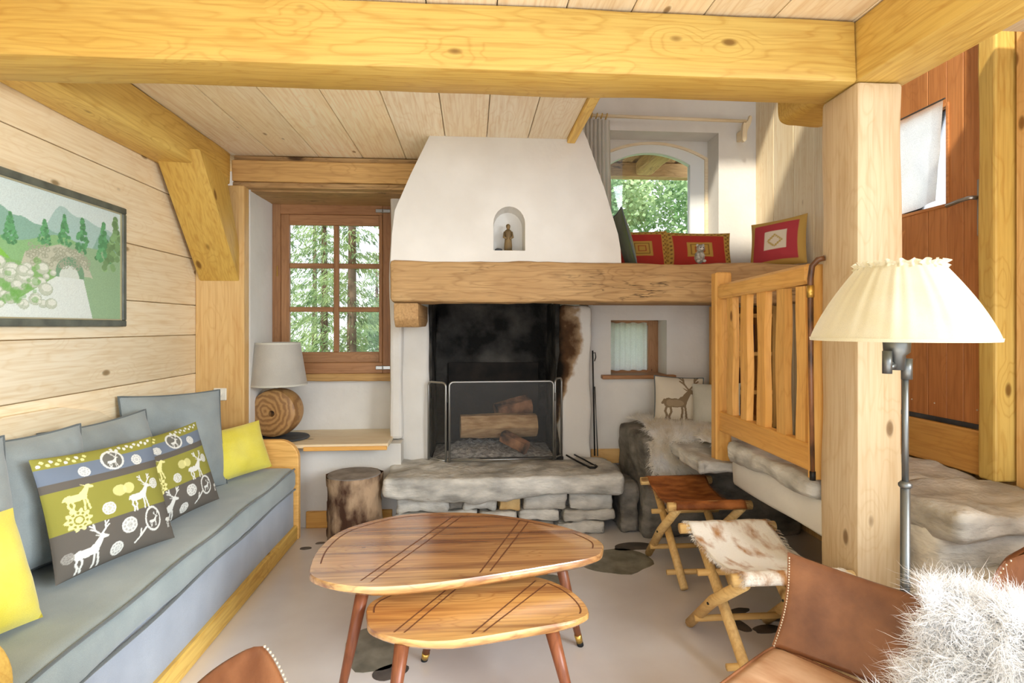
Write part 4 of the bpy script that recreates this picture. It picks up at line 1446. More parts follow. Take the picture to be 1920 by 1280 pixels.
pillow('stag_cushion', 'olive and grey cushion with whole stag, doilies and oval stag portrait in full view', (-1.365, 2.29, MT + .012), (.33, .94), 18, .49, .45, .12, M['print'], 'stag print cushions', None, img=stag_print, n=190, roll=-1, seed=5, wr=.005)
pillow('stag_cushion', 'olive and grey stag print cushion half hidden between its twin and the yellow cushion', (-1.37, 2.79, MT + .012), (.26, .96), 17, .47, .42, .12, M['print'], 'stag print cushions', None, img=stag_print, n=150, roll=3, seed=6, wr=.006)
pillow('yellow_cushion', 'bright yellow oblong cushion leaning at the far end of the sofa', (-1.40, 3.50, MT + .01), (.52, .85), 20, .47, .31, .13, M['yellow'], 'yellow cushions', None, roll=3, seed=7, wr=.012)
pillow('yellow_cushion', 'pale yellow cushion beside the near arm of the sofa', (-1.40, 1.66, MT + .015), (.18, .98), 22, .44, .36, .17, M['yellow'], 'yellow cushions', None, roll=-4, seed=8, wr=.014)

# cushions on the platform and bench
PZ = 1.80
pillow('red_cushion', 'red and ochre bordered cushion against the chimney hood below the arched window', (1.24, 4.02, PZ), (1, -.05), 14, .42, .32, .12, M['print'], 'red and ochre cushions', None, img=red_print, n=60, roll=1, seed=11)
pillow('red_cushion', 'red and ochre bordered cushion behind the small grey animal figure', (1.66, 4.00, PZ), (1, -.08), 14, .50, .31, .12, M['print'], 'red and ochre cushions', None, img=red_print, n=60, roll=-1, seed=12)
pillow('red_cushion', 'pink red cushion with pale centre square leaning in the wooden corner', (2.065, 3.66, PZ), (.62, -.78), 16, .38, .36, .12, M['print'], 'red and ochre cushions', None, img=pink_print, n=60, roll=5, seed=13)
pillow('green_cushion', 'thin olive green cushion propped against the side of the chimney hood', (1.10, 3.78, PZ), (.10, 1), 15, .34, .40, .06, M['green'], None, M['piping'], roll=0, seed=14, pin=.03)
pillow('deer_cushion', 'beige cushion printed with a standing stag on the stone bench', (1.50, 3.98, .675), (1, -.10), 10, .36, .36, .11, M['print'], 'stag cushions on the bench', M['piping'], img=deer_print, n=110, roll=-3, seed=15)
pillow('deer_cushion', 'cream cushion half hidden behind the railing post on the bench', (1.70, 3.80, .675), (.75, -.66), 12, .34, .33, .12, M['cream'], 'stag cushions on the bench', None, roll=4, seed=16)

# ============================================================ PICTURE ON THE LEFT WALL
def landscape(nw, nh, asp):
    c = Canvas(nw, nh, C(206, 220, 216), asp)
    rs = np.random.RandomState(3)
    def ridge(base, amp, f, seed):
        xs = c.x[0]
        y = np.zeros_like(xs)
        for k in range(1, 6):
            y += amp / k * np.sin(xs * f * k + seed * k * 1.7)
        return base + y
    A = asp
    c.put(c.y < ridge(.80, .07, 4.5, 1), C(168, 196, 188))
    c.put(c.y < ridge(.70, .06, 6.0, 2), C(138, 176, 158))
    c.put(c.y < .62 + .05 * np.sin(c.x * 7), C(140, 182, 128))
    c.put(c.y < .95 - .80 * c.x, C(132, 190, 84))
    c.put(c.y < .80 - .85 * c.x, C(170, 206, 104))
    c.put(c.y < .48 + .06 * np.sin(c.x * 5 + 1), C(134, 176, 112))
    c.put((c.x > A * .62) & (c.y < .62), C(148, 178, 140))
    def tree(x, y, h, col):
        for i in range(70):
            t = rs.rand()
            w = h * .34 * (1 - t)
            c.ell(x + (rs.rand() - .5) * 2 * w, y + h * t, h * .07, h * .06, tuple(np.array(col[:3]) * (0.7 + .6 * rs.rand())))
    for x, y, h in ((.18, .52, .30), (.30, .55, .26), (.42, .54, .22), (.62, .58, .20), (.75, .60, .24), (.88, .55, .30), (1.05, .52, .34)):
        tree(x * A / 1.2, y, h, C(96, 152, 104))
    tree(.96 * A, .45, .48, C(128, 162, 112))
    # bridge
    c.poly([(.42 * A, .50), (.60 * A, .60), (.74 * A, .55), (.80 * A, .36), (.40 * A, .40)], C(188, 190, 168))
    c.ell(.66 * A, .36, .085 * A, .155, C(120, 156, 124))
    c.ell(.655 * A, .33, .06 * A, .11, C(206, 214, 202))
    for i in range(90):
        x = (.42 + .36 * rs.rand()) * A
        y = .42 + .15 * rs.rand()
        c.ring(x, y, .018, .014, .25, C(160, 164, 142))
    # torrent and boulders
    c.poly([(.58 * A, .34), (.74 * A, .34), (.80 * A, .0), (.20 * A, .0), (.40 * A, .16)], C(214, 222, 214))
    for i in range(60):
        x, y, r = (.02 + .55 * rs.rand()) * A, .06 + .34 * rs.rand(), .018 + .035 * rs.rand()
        c.ell(x, y, r * 1.4, r, C(188, 196, 176))
        c.ell(x + r * .2, y + r * .25, r, r * .6, C(214, 218, 204))
        c.ring(x, y, r * 1.4, r, .06, C(170, 182, 158))
    for i in range(50):
        x, y, r = rs.rand() * .5 * A, .10 + .35 * rs.rand(), .02 + .03 * rs.rand()
        c.ell(x, y, r, r * .7, C(112, 168, 84), .55)
    c.a *= (0.92 + .16 * rs.rand(nh, nw, 1)).astype(np.float32)
    return c.a
pt = thing('framed_painting', 'large framed mountain stream landscape painting on the board wall', 'painting', (-1.82, 2.52, 1.40))
PY0, PY1, PZ0, PZ1, fw = 1.93, 3.065, 1.40, 2.015, .032
nw, nh = 300, 170
vs, fs = [], []
for j in range(nh):
    for i in range(nw):
        vs.append(Vector((-1.812, PY0 + fw + (PY1 - PY0 - 2 * fw) * i / (nw - 1), PZ0 + fw + (PZ1 - PZ0 - 2 * fw) * j / (nh - 1))))
for j in range(nh - 1):
    for i in range(nw - 1):
        a = j * nw + i
        fs.append([a, a + 1, a + nw + 1, a + nw])
cv = mk('canvas', (vs, fs), M['canvas'], pt)
col = np.ones((nw * nh, 4), dtype=np.float32)
col[:, :3] = landscape(nw, nh, 1.85).reshape(-1, 3)
at = cv.data.color_attributes.new('print', 'FLOAT_COLOR', 'POINT')
at.data.foreach_set('color', col.reshape(-1))
for nm, b in (('frame_side', box(-1.829, -1.80, PY0, PY1, PZ0, PZ0 + fw, .004)), ('frame_side', box(-1.829, -1.80, PY0, PY1, PZ1 - fw, PZ1, .004)),
              ('frame_side', box(-1.829, -1.80, PY0, PY0 + fw, PZ0 + fw, PZ1 - fw, .004)), ('frame_side', box(-1.829, -1.80, PY1 - fw, PY1, PZ0 + fw, PZ1 - fw, .004))):
    mk(nm, b, M['pframe'], pt)
li = .006
mk('frame_lip', merge(box(-1.812, -1.806, PY0 + fw, PY1 - fw, PZ0 + fw, PZ0 + fw + li), box(-1.812, -1.806, PY0 + fw, PY1 - fw, PZ1 - fw - li, PZ1 - fw),
                      box(-1.812, -1.806, PY1 - fw - li, PY1 - fw, PZ0 + fw + li, PZ1 - fw - li)), M['gilt'], pt)

# socket with plug and cord, light switch
t = thing('wall_socket', 'white wall socket on the corner board with plug and cord', 'socket', (-1.667, 3.85, 0.91))
mk('plate', box(-1.708, -1.626, 3.838, 3.85, .91, .992, .004), M['plastic'], t)
pl = mk('plug', lathe([(.0, 0), (.020, 0), (.020, .03), (.012, .04), (0, .04)], (0, 0, 0), 16, cap=False), M['plastic'], t)
pl.location = Vector((-1.667, 3.838, .955)) - ORG[t.name]
pl.rotation_euler = (math.radians(90), 0, 0)
mk('cord', tube([(-1.667, 3.80, .945), (-1.672, 3.79, .90), (-1.676, 3.80, .85), (-1.69, 3.825, .78), (-1.69, 3.83, .68)], .005, 8), M['plastic'], t, smooth=True)
t = thing('light_switch', 'white light switch on the amber boards by the door', 'switch', (2.25, 2.06, 1.85))
mk('plate', box(2.238, 2.25, 2.03, 2.115, 1.84, 1.93, .004), M['plastic'], t)
mk('rocker', box(2.232, 2.239, 2.045, 2.10, 1.855, 1.915, .003), M['plastic'], t)

# ============================================================ CURTAIN OVER THE ARCHED WINDOW
t = thing('curtain_rod', 'thin wooden curtain rod with a carved bracket above the arched window', 'curtain rod', (1.5, 4.2, 2.95))
mk('rod', tube([(0.74, 4.20, 3.005), (2.12, 4.20, 2.99)], .013, 12), M['paleX'], t, smooth=True)
br = [(2.085, 2.84), (2.115, 2.84), (2.12, 2.90), (2.135, 2.94), (2.15, 2.97), (2.16, 3.02), (2.145, 3.025), (2.13, 2.995), (2.11, 2.975), (2.09, 2.965)]
mk('bracket', prism(smooth_closed(br, 3), 4.185, 4.215, 'XZ'), M['paleZ'], t)
mk('bracket_arm', box(2.09, 2.12, 4.215, 4.30, 2.86, 2.93, .003), M['paleY'], t)
mk('finial', ellipsoid((2.15, 4.20, 3.02), (.015, .015, .015), 12, 8), M['paleX'], t, smooth=True)
t = thing('window_curtain', 'gathered off white curtain hanging beside the chimney hood', 'curtain', (0.95, 4.2, 1.9))
mk('cloth', wavy(.82, 1.05, 4.20, 1.90, 2.975, .028, 7.5, 8, 120, 30, .35, .18), M['curtain'], t, smooth=True)
for i in range(6):
    x = .83 + .038 * i
    ring = [(x + .006 * math.sin(2 * math.pi * k / 14), 4.20 + .022 * math.cos(2 * math.pi * k / 14), 2.998 + .022 * math.sin(2 * math.pi * k / 14)) for k in range(14)]
    mk('ring', tube(ring, .004, 6, closed=True), M['brass'], t, smooth=True)

# ============================================================ SMALL FIGURES
t = thing('carved_figure', 'small dark carved wooden figure standing in the niche', 'figurine', (0.23, 3.49, 1.866))
b0 = (0.225, 3.49, 1.866)
mk('plinth', box(.196, .254, 3.465, 3.515, 1.866, 1.874, .002), M['carved'], t)
mk('robe', lathe([(.024, .008), (.026, .03), (.022, .07), (.020, .095), (.024, .118), (.020, .132), (.008, .142)], b0, 18, fn=lambda r, z, a, i: (r * (1 - .25 * abs(math.sin(a))), z)), M['carved'], t, smooth=True)
mk('arm', tube([(.203, 3.485, 1.99), (.197, 3.478, 1.955), (.215, 3.468, 1.945)], .0065, 8), M['carved'], t, smooth=True)
mk('arm', tube([(.247, 3.485, 1.99), (.253, 3.478, 1.955), (.235, 3.468, 1.945)], .0065, 8), M['carved'], t, smooth=True)
mk('head', ellipsoid((.225, 3.485, 2.020), (.0125, .0135, .017), 14, 10), M['carved'], t, smooth=True)
mk('hair', ellipsoid((.225, 3.489, 2.026), (.014, .014, .014), 14, 10), M['carved'], t, smooth=True)
t = thing('dark_pebble', 'small dark lump lying beside the carved figure in the niche', 'pebble', (0.165, 3.48, 1.866))
mk('lump', ellipsoid((.165, 3.48, 1.876), (.024, .02, .011), 14, 8, 2, .3), M['slate'], t, smooth=True)
t = thing('animal_figure', 'small grey furry animal figure sitting on the mantel beam', 'figurine', (1.445, 3.47, 1.80))
fx, fy, fz = 1.445, 3.47, 1.805
mk('body', ellipsoid((fx, fy, fz + .037), (.032, .028, .042), 18, 12, 1, .12, 6), M['toy'], t, smooth=True)
hd_ = mk('head', ellipsoid((fx + .004, fy - .006, fz + .092), (.026, .024, .024), 18, 12, 2, .1, 6), M['toy'], t, smooth=True)
for s in (-1, 1):
    mk('ear', ellipsoid((fx + .004 + s * .019, fy, fz + .112), (.009, .006, .010), 10, 8), M['toy'], hd_, smooth=True)
    mk('eye', ellipsoid((fx + .004 + s * .010, fy - .028, fz + .095), (.003, .002, .003), 8, 6), M['rubber'], hd_, smooth=True)
    mk('paw', ellipsoid((fx + s * .020, fy - .024, fz + .010), (.012, .016, .010), 10, 8), M['toy'], t, smooth=True)
mk('muzzle', ellipsoid((fx + .004, fy - .028, fz + .086), (.009, .009, .007), 10, 8), M['wool'], hd_, smooth=True)

# ============================================================ COFFEE TABLES
def groove(par, pts, ztop, w, mat):
    vs, fs = [], []
    for i, p in enumerate(pts):
        a = pts[max(i - 1, 0)]
        b = pts[min(i + 1, len(pts) - 1)]
        d = Vector((b[0] - a[0], b[1] - a[1], 0)).normalized()
        s = Vector((-d.y, d.x, 0)) * w
        q = Vector((p[0], p[1], ztop + .0006))
        vs += [q - s, q + s]
    for i in range(len(pts) - 1):
        fs.append([2 * i, 2 * i + 1, 2 * i + 3, 2 * i + 2])
    mk('groove', (vs, fs), mat, par)
M['groove'] = plain('groove_shadow_wood', C(112, 70, 44), 0.5)

def coffee_table(label, outline, ztop, th, legs, grooves, mat, loc):
    t = thing('coffee_table', label, 'table', loc, group='nesting coffee tables')
    o = smooth_closed(outline, 6)
    cxm = sum(p[0] for p in o) / len(o)
    cym = sum(p[1] for p in o) / len(o)
    bm = bmesh.new()
    lay = [(.94, ztop - th), (1.0, ztop - th * .55), (1.0, ztop - .006), (.992, ztop)]
    rings = []
    for s, z in lay:
        rings.append([bm.verts.new((cxm + (p[0] - cxm) * s, cym + (p[1] - cym) * s, z)) for p in o])
    n = len(o)
    for a, b in zip(rings[:-1], rings[1:]):
        for i in range(n):
            bm.faces.new([a[i], a[(i + 1) % n], b[(i + 1) % n], b[i]])
    bm.faces.new(rings[-1])
    bm.faces.new(rings[0][::-1])
    bmesh.ops.recalc_face_normals(bm, faces=bm.faces[:])
    tp = mk('table_top', from_bm(bm), mat, t)
    smooth_angle(tp, 50)
    inn = [(cxm + (p[0] - cxm) * .93, cym + (p[1] - cym) * .92) for p in o]
    k = len(inn)
    for a, b in grooves['ring']:
        idx = [int(a * k) + i for i in range(int((b - a) * k) + 1)]
        groove(tp, [inn[i % k] for i in idx], ztop, .003, M['groove'])
    for g in grooves['bars']:
        groove(tp, g, ztop, .003, M['groove'])
    for (ax, ay), (bx, by) in legs:
        zt = ztop - th * .8
        lg = mk('leg', tube([(ax, ay, zt), (ax + (bx - ax) * .5, ay + (by - ay) * .5, zt * .5), (bx, by, .004)], .02, 14, [.026, .020, .013]), M['walnutZ'], t, smooth=True)
        f = .13
        mk('brass_tip', tube([(bx + (ax - bx) * f, by + (ay - by) * f, zt * f), (bx + (ax - bx) * .045, by + (ay - by) * .045, zt * .045)], .015, 14, [.0165, .0145]), M['brass'], lg, smooth=True)
        mk('rubber_foot', tube([(bx + (ax - bx) * .05, by + (ay - by) * .05, zt * .05), (bx, by, .001)], .0145, 12), M['rubber'], lg, smooth=True)
    return t
T1 = [(-0.638, 2.253), (-0.654, 2.468), (-0.589, 2.688), (-0.362, 2.859), (-0.068, 2.879), (0.174, 2.805), (0.419, 2.651), (0.56, 2.473), (0.56, 2.364), (0.492, 2.274), (0.241, 2.19), (-0.07, 2.106), (-0.32, 2.072), (-0.48, 2.1), (-0.593, 2.166)]
T2 = [(-0.373, 2.024), (-0.374, 2.161), (-0.184, 2.304), (0.06, 2.345), (0.255, 2.321), (0.38, 2.203), (0.428, 2.043), (0.379, 1.971), (0.211, 1.923), (-0.062, 1.866), (-0.221, 1.884), (-0.337, 1.945)]
coffee_table('large rounded triangular coffee table of striped acacia wood', T1, .45, .042,
             [((-.41, 2.17), (-.49, 2.09)), ((.37, 2.38), (.475, 2.43)), ((-.16, 2.72), (-.20, 2.84))],
             {'ring': [(.02, .27), (.30, .40), (.44, .55)], 'bars': [[(-.415, 2.13), (-.09, 2.83)], [(-.375, 2.12), (-.045, 2.83)], [(.03, 2.165), (.235, 2.74)], [(.07, 2.175), (.275, 2.715)]]}, M['acaciaX'], (0, 2.4, 0))
coffee_table('small lower coffee table of acacia wood tucked under the large one', T2, .36, .035,
             [((-.235, 1.91), (-.275, 1.82)), ((.28, 1.985), (.365, 1.90)), ((-.13, 2.22), (-.20, 2.37))],
             {'ring': [(.03, .30), (.38, .56)], 'bars': [[(-.265, 1.93), (-.06, 2.30)], [(-.23, 1.925), (-.02, 2.31)], [(-.0, 1.90), (.26, 2.28)], [(.04, 1.91), (.30, 2.25)]]}, M['acacia2X'], (0, 2.08, 0))

# ============================================================ HIDE STOOLS
def stool(label, x0, x1, yf, yb, hz, hide, grp, seed, fringe):
    t = thing('hide_stool', label, 'stool', ((x0 + x1) / 2, (yf + yb) / 2, 0), group=grp)
    r = .021
    for y_, e0, e1 in ((yf, .035, .035), (yb, .03, .03)):
        mk('seat_pole', tube([(x0 - e0, y_, hz), ((x0 + x1) / 2, y_, hz + .004), (x1 + e1, y_, hz)], .024, 12), M['poleX'], t, smooth=True)
    for x in (x0 + .015, x1 - .015):
        d = .022 if x < (x0 + x1) / 2 else -.022
        mk('leg', tube([(x, yf, hz - .015), (x, (yf + yb) / 2 + .012, hz * .5 + .012), (x, yb - .01, .018)], r, 10, [.022, .024, .022]), M['poleY'], t, smooth=True)
        mk('leg', tube([(x + d * 1.9, yb, hz - .015), (x + d * 1.9, (yf + yb) / 2, hz * .5), (x + d * 1.9, yf + .01, .018)], r, 10, [.022, .023, .022]), M['poleZ'], t, smooth=True)
        mk('peg', tube([(x - d * 1.2, (yf + yb) / 2 + .006, hz * .5 + .006), (x + d * 3.0, (yf + yb) / 2 + .006, hz * .5 + .006)], .006, 8), M['black_metal'], t, smooth=True)
    for k, (y_, z_) in enumerate(((yb - .01 + (yf - yb) * .22, hz * .22), (yf + .01 + (yb - yf) * .16, hz * .16), (yb + (yf - yb) * .30, hz * .70))):
        mk('stretcher', tube([(x0 - .01, y_, z_), (x1 + .01, y_, z_)], .014, 10), M['poleX'], t, smooth=True)
    nu, nv = 26, 30
    vs, fs = [], []
    for j in range(nv + 1):
        v = j / nv
        for i in range(nu + 1):
            u = i / nu
            xx = x0 + .0 + (x1 - x0) * u
            if v < .12:
                a = math.pi * (1.0 - v / .12 * .5) + .35
                yy, zz = yf + .027 * math.cos(a), hz + .027 * math.sin(a)
            elif v > .88:
                a = math.pi * (.5 - (v - .88) / .12 * .5) - .35
                yy, zz = yb + .027 * math.cos(a), hz + .027 * math.sin(a)
            else:
                s = (v - .12) / .76
                yy = yf + (yb - yf) * s
                zz = hz + .027 - .065 * (4 * s * (1 - s)) * (1 + .15 * math.sin(u * 3))
            edge = .012 * noise.noise(Vector((v * 6, seed, u * 2)))
            pinch = .05 * (4 * v * (1 - v)) * (u - .5) * .6
            vs.append(Vector((xx - pinch + edge * (2 * u - 1), yy, zz + .003 * noise.noise(Vector((u * 6, v * 6, seed))))))
    for j in range(nv):
        for i in range(nu):
            a = j * (nu + 1) + i
            fs.append([a, a + 1, a + nu + 2, a + nu + 1])
    s_ = mk('hide_seat', (vs, fs), hide, t, smooth=True)
    md = s_.modifiers.new('thick', 'SOLIDIFY')
    md.thickness = .006
    md.offset = 1
    # short hair over the hide, longer at its edges
    sm = []
    rr = random.Random(seed)
    for k in range(fringe):
        i, j = rr.random(), rr.random()
        if k % 3 == 0: i = rr.choice((0.0, 1.0))
        p = vs[int(j * nv) * (nu + 1) + int(i * nu)] + Vector((rr.uniform(-.008, .008), rr.uniform(-.012, .012), .004))
        d = Vector((rr.uniform(-.5, .5) + (2 * i - 1) * (1.0 if i in (0, 1) else .2), -.6 + rr.uniform(-.3, .3), .35)).normalized()
        sm.append((p, d, rr.uniform(.015, .03), Vector((0, -.2, -.5)), Vector((1, 0, 0)) if rr.random() < .5 else Vector((0, 1, 0))))
    if sm:
        f_ = mk('hair', strands(sm, .0010, 3), hide, s_)
        f_['kind'] = 'stuff'
    return t
stool('folding stool with reddish brown hide seat nearest the hearth', 1.06, 1.44, 2.87, 3.36, .455, M['hide_b'], 'folding hide stools', 3, 1500)
stool('folding stool with white and tan hide seat beside the post', 1.0, 1.40, 2.02, 2.56, .455, M['hide_w'], 'folding hide stools', 5, 4500)

# ============================================================ FLOOR LAMP
LX, LY = 1.352, 1.66
t = thing('floor_lamp', 'pewter floor lamp with a pleated cream shade by the post', 'lamp', (LX, LY, 0))
mk('base', lathe([(0, 0), (.12, 0), (.12, .012), (.105, .02), (.03, .028), (.016, .05), (0, .05)], (LX, LY, 0), 36, cap=False), M['pewter'], t, smooth=True)
mk('pole', tube([(LX, LY, .04), (LX, LY, .90)], .0135, 14), M['pewter'], t, smooth=True)
mk('collar', lathe([(.014, 0), (.019, .006), (.019, .014), (.012, .022)], (LX, LY, .895), 18), M['pewter'], t, smooth=True)
mk('pole', tube([(LX, LY, .90), (LX, LY, 1.27)], .0095, 14), M['pewter'], t, smooth=True)
mk('swivel', merge(tube([(LX + .005, LY, 1.235), (LX + .005, LY, 1.30)], .0155, 14), tube([(LX, LY, 1.285), (LX - .065, LY - .005, 1.285)], .009, 10)), M['pewter'], t, smooth=True)
mk('swivel', merge(tube([(LX - .075, LY - .02, 1.255), (LX - .075, LY - .02, 1.325)], .0135, 14), tube([(LX - .075, LY - .02, 1.275), (LX - .03, LY - .005, 1.28)], .009, 10)), M['pewter'], t, smooth=True)
mk('socket', lathe([(.0, 0), (.022, 0), (.024, .045), (.036, .055), (.038, .085), (.034, .10), (0, .10)], (LX - .028, LY, 1.265), 24, cap=False), M['pewter'], t, smooth=True)
def pleat(r, z, a, i):
    k = i / 16
    w = math.sin(a * 26 + 1.2 * math.sin(a * 3)) * .5 + math.sin(a * 41 + 2) * .3 + math.sin(a * 13) * .4
    return r * (1 + (.035 * (1 - k) + .012) * (0.35 + .65 * k) * w * (1 - .75 * (1 - k))), z
prof = []
for i in range(17):
    k = i / 16
    prof.append((.246 - .130 * k ** 1.12 + .006 * math.sin(math.pi * k), .222 * k))
sx = mk('lamp_shade', lathe(prof, (LX - .020, LY, 1.362), 220, fn=pleat, cap=False), M['shade'], t, smooth=True)
def ruff(r, z, a, i):
    w = math.sin(a * 30 + 1.5 * math.sin(a * 4)) + .5 * math.sin(a * 47)
    return r + .006 * w * (1 if i != 1 else .3), z + .004 * math.sin(a * 23 + i)
mk('ruffle', lathe([(.121, 0), (.115, .008), (.123, .018)], (LX - .020, LY, 1.580), 260, fn=ruff, cap=False), M['shade'], sx, smooth=True)
mk('hem', lathe([(.247, 0), (.2485, .010)], (LX - .020, LY, 1.356), 120, cap=False), M['shade'], sx, smooth=True)
mk('bulb', ellipsoid((LX - .025, LY, 1.41), (.03, .03, .045)), M['plastic'], t, smooth=True)

# ============================================================ LEATHER CHAIRS
def sling_chair(label, loc, rot, w, seat_z, top_z, corner, seed, seat_mat):
    t = thing('leather_chair', label, 'chair', loc, rot, 'low leather chairs')
    hw = w / 2
    # seat
    nu, nv = 24, 24
    vs, fs = [], []
    for s in (0, 1):
        for j in range(nv + 1):
            for i in range(nu + 1):
                a, b = -1 + 2 * i / nu, -1 + 2 * j / nv
                k = (1 - abs(a) ** 8) * (1 - abs(b) ** 8)
                rx = a * (1 - .03 * b ** 6) * hw
                z = seat_z + (.0 if s else -.045) * k ** .3 + (-.022 if s == 0 else 0)
                if s: z += .014 * k ** .5 - .012 * (1 - a * a) * (1 - b * b)
                vs.append(Vector((rx, .25 * b, z + (.0 if s else 0))))
    N = (nu + 1) * (nv + 1)
    for j in range(nv):
        for i in range(nu):
            a = j * (nu + 1) + i
            fs.append([N + a, N + a + 1, N + a + nu + 2, N + a + nu + 1])
            fs.append([a, a + nu + 1, a + nu + 2, a + 1])
    per = [i for i in range(nu + 1)] + [j * (nu + 1) + nu for j in range(1, nv + 1)] + [nv * (nu + 1) + i for i in range(nu - 1, -1, -1)] + [j * (nu + 1) for j in range(nv - 1, 0, -1)]
    for i in range(len(per)):
        a, b = per[i], per[(i + 1) % len(per)]
        fs.append([a, b, N + b, N + a])
    st_ = mk('seat', (vs, fs), seat_mat, t, smooth=True)
    mk('piping', tube([vs[N + p] + Vector((0, 0, .001)) for p in per], .0045, 6, closed=True), M['leather'], st_, smooth=True)
    # back
    nu, nv = 30, 20
    H = top_z - seat_z
    def P(u, v, off):
        a = -1 + 2 * u
        half = hw
        if corner > 0 and v > .45:
            s = (v - .45) / .55
            half = hw * (1 - corner * (1 - math.sqrt(max(0, 1 - s * s))))
        else:
            half = hw * (1 - .05 * math.sin(math.pi * v))
        y_ = .238 + .11 * v + .045 * (1 - a * a)
        z_ = seat_z + .004 + H * v - .03 * (1 - a * a) * v * (1 if corner == 0 else -.6)
        return Vector((a * half, y_ + off * (1.0 if corner == 0 else 1.0), z_))
    vs, fs = [], []
    thk = .022
    for s in (0, 1):
        for j in range(nv + 1):
            for i in range(nu + 1):
                u, v = i / nu, j / nv
                e = min(1, 6 * min(u, 1 - u, 1 - v + .02)) ** .5
                vs.append(P(u, v, (thk / 2) * e * (1 if s else -1)))
    N = (nu + 1) * (nv + 1)
    for j in range(nv):
        for i in range(nu):
            a = j * (nu + 1) + i
            fs.append([a, a + 1, a + nu + 2, a + nu + 1])
            fs.append([N + a, N + a + nu + 1, N + a + nu + 2, N + a + 1])
    per = [i for i in range(nu + 1)] + [j * (nu + 1) + nu for j in range(1, nv + 1)] + [nv * (nu + 1) + i for i in range(nu - 1, -1, -1)] + [j * (nu + 1) for j in range(nv - 1, 0, -1)]
    for i in range(len(per)):
        a, b = per[i], per[(i + 1) % len(per)]
        fs.append([b, a, N + a, N + b])
    bk = mk('backrest', (vs, fs), M['leather'], t, smooth=True)
    # stitches along the two sides
    svs, sfs = [], []
    for s in (0.015, .985):
        for j in range(34):
            p = P(s, .02 + .94 * j / 33, -.011)
            bx = box(p.x - .0014, p.x + .0014, p.y - .002, p.y + .001, p.z - .0022, p.z + .0022)
            k = len(svs)
            svs += bx[0]
            sfs += [[q + k for q in f] for f in bx[1]]
    sti = mk('stitching', (svs, sfs), M['stitch'], bk, kind='stuff')
    # frame
    for s in (-1, 1):
        mk('leg', tube([(s * (hw - .03), -.22, seat_z - .03), (s * (hw - .02), -.25, .004)], .018, 10, [.02, .014]), M['walnutZ'], t, smooth=True)
        mk('leg', tube([(s * (hw - .03), .24, seat_z - .03), (s * (hw - .02), .31, .004)], .018, 10, [.02, .014]), M['walnutZ'], t, smooth=True)
        mk('side_rail', tube([(s * (hw - .03), -.24, seat_z - .04), (s * (hw - .03), .27, seat_z - .04)], .014, 10), M['walnutZ'], t, smooth=True)
    return t
sling_chair('low brown leather chair with a white sheepskin over its backrest', (.967, 1.35, 0), math.radians(-55), .66, .36, .635, 0.0, 1, M['leather_s'])
sling_chair('brown leather chair with rounded back turned to the coffee tables', (-.095, .985, 0), math.radians(90), .54, .38, .745, .30, 2, M['leather'])
sling_chair('brown leather chair with rounded back beside the stone steps', (1.71, 1.17, 0), 0.0, .54, .40, .735, .6, 3, M['leather'])

# ============================================================ SHEEPSKINS
def fleece(name, label, surf, nu, nv, nst, L, mat, grp, seed, wd=.0016, curl=.5, lift=1.0, flip=1):
    """surf(u, v) -> point on the skin; strands follow its normals"""
    t = thing(name, label, 'sheepskin', surf(.5, .5), None, grp)
    vs, fs = [], []
    for j in range(nv + 1):
        for i in range(nu + 1):
            vs.append(surf(i / nu, j / nv))
    for j in range(nv):
        for i in range(nu):
            a = j * (nu + 1) + i
            fs.append([a, a + 1, a + nu + 2, a + nu + 1])
    sk = mk('skin', (vs, fs), mat, t, smooth=True)
    rr = random.Random(seed)
    sm = []
    e = 1e-3
    for k in range(nst):
        u, v = rr.random(), rr.random()
        if rr.random() < .18:
            q = rr.random()
            if q < .5: u = rr.choice((.004, .996))
            else: v = rr.choice((.004, .996))
        p = surf(u, v)
        du = surf(min(u + e, 1), v) - surf(max(u - e, 0), v)
        dv = surf(u, min(v + e, 1)) - surf(u, max(v - e, 0))
        n = du.cross(dv)
        if n.length < 1e-12: continue
        n.normalize()
        n *= flip
        cl = Vector((noise.noise(p * 22), noise.noise(p * 22 + Vector((7, 3, 1))), noise.noise(p * 22 + Vector((2, 9, 5)))))
        out = Vector((0, 0, 0))
        if u < .06: out -= du.normalized()
        if u > .94: out += du.normalized()
        if v < .06: out -= dv.normalized()
        if v > .94: out += dv.normalized()
        d = (n * lift + cl * 1.1 + out * .8 + Vector((rr.gauss(0, .22), rr.gauss(0, .22), rr.gauss(0, .22)))).normalized()
        bend = Vector((rr.gauss(0, curl), rr.gauss(0, curl), -.35 + rr.gauss(0, curl * .7))) * .6 + cl * .5
        sd = d.cross(Vector((rr.gauss(0, 1), rr.gauss(0, 1), rr.gauss(0, 1)))).normalized()
        sm.append((p, d, L * rr.uniform(.55, 1.15), bend, sd))
    f_ = mk('wool', strands(sm, wd, 6, .13), mat, sk, smooth=False, kind='stuff')
    return t
ch_m = Matrix.Translation((.967, 1.35, 0)) @ Matrix.Rotation(math.radians(-55), 4, 'Z')
def surf_chair(u, v):
    # over the right half of the leather back: down the inside, across the top, down the outside
    x = .13 + .34 * u - .10 * (1 - v) * (1 - u) + .03 * math.sin(v * 7)
    path = [(-.02, .40), (.16, .415), (.245, .47), (.275, .54), (.305, .61), (.345, .645), (.40, .63), (.44, .56), (.45, .44)]
    s = v * (len(path) - 1)
    i = min(int(s), len(path) - 2)
    f = s - i
    y_ = path[i][0] * (1 - f) + path[i + 1][0] * f
    z_ = path[i][1] * (1 - f) + path[i + 1][1] * f
    z_ += .025 * u
    return ch_m @ Vector((x, y_, z_))
fleece('sheepskin', 'shaggy white sheepskin thrown over the leather chair', surf_chair, 20, 40, 34000, .075, M['wool'], 'sheepskins', 4, .0020, .5)
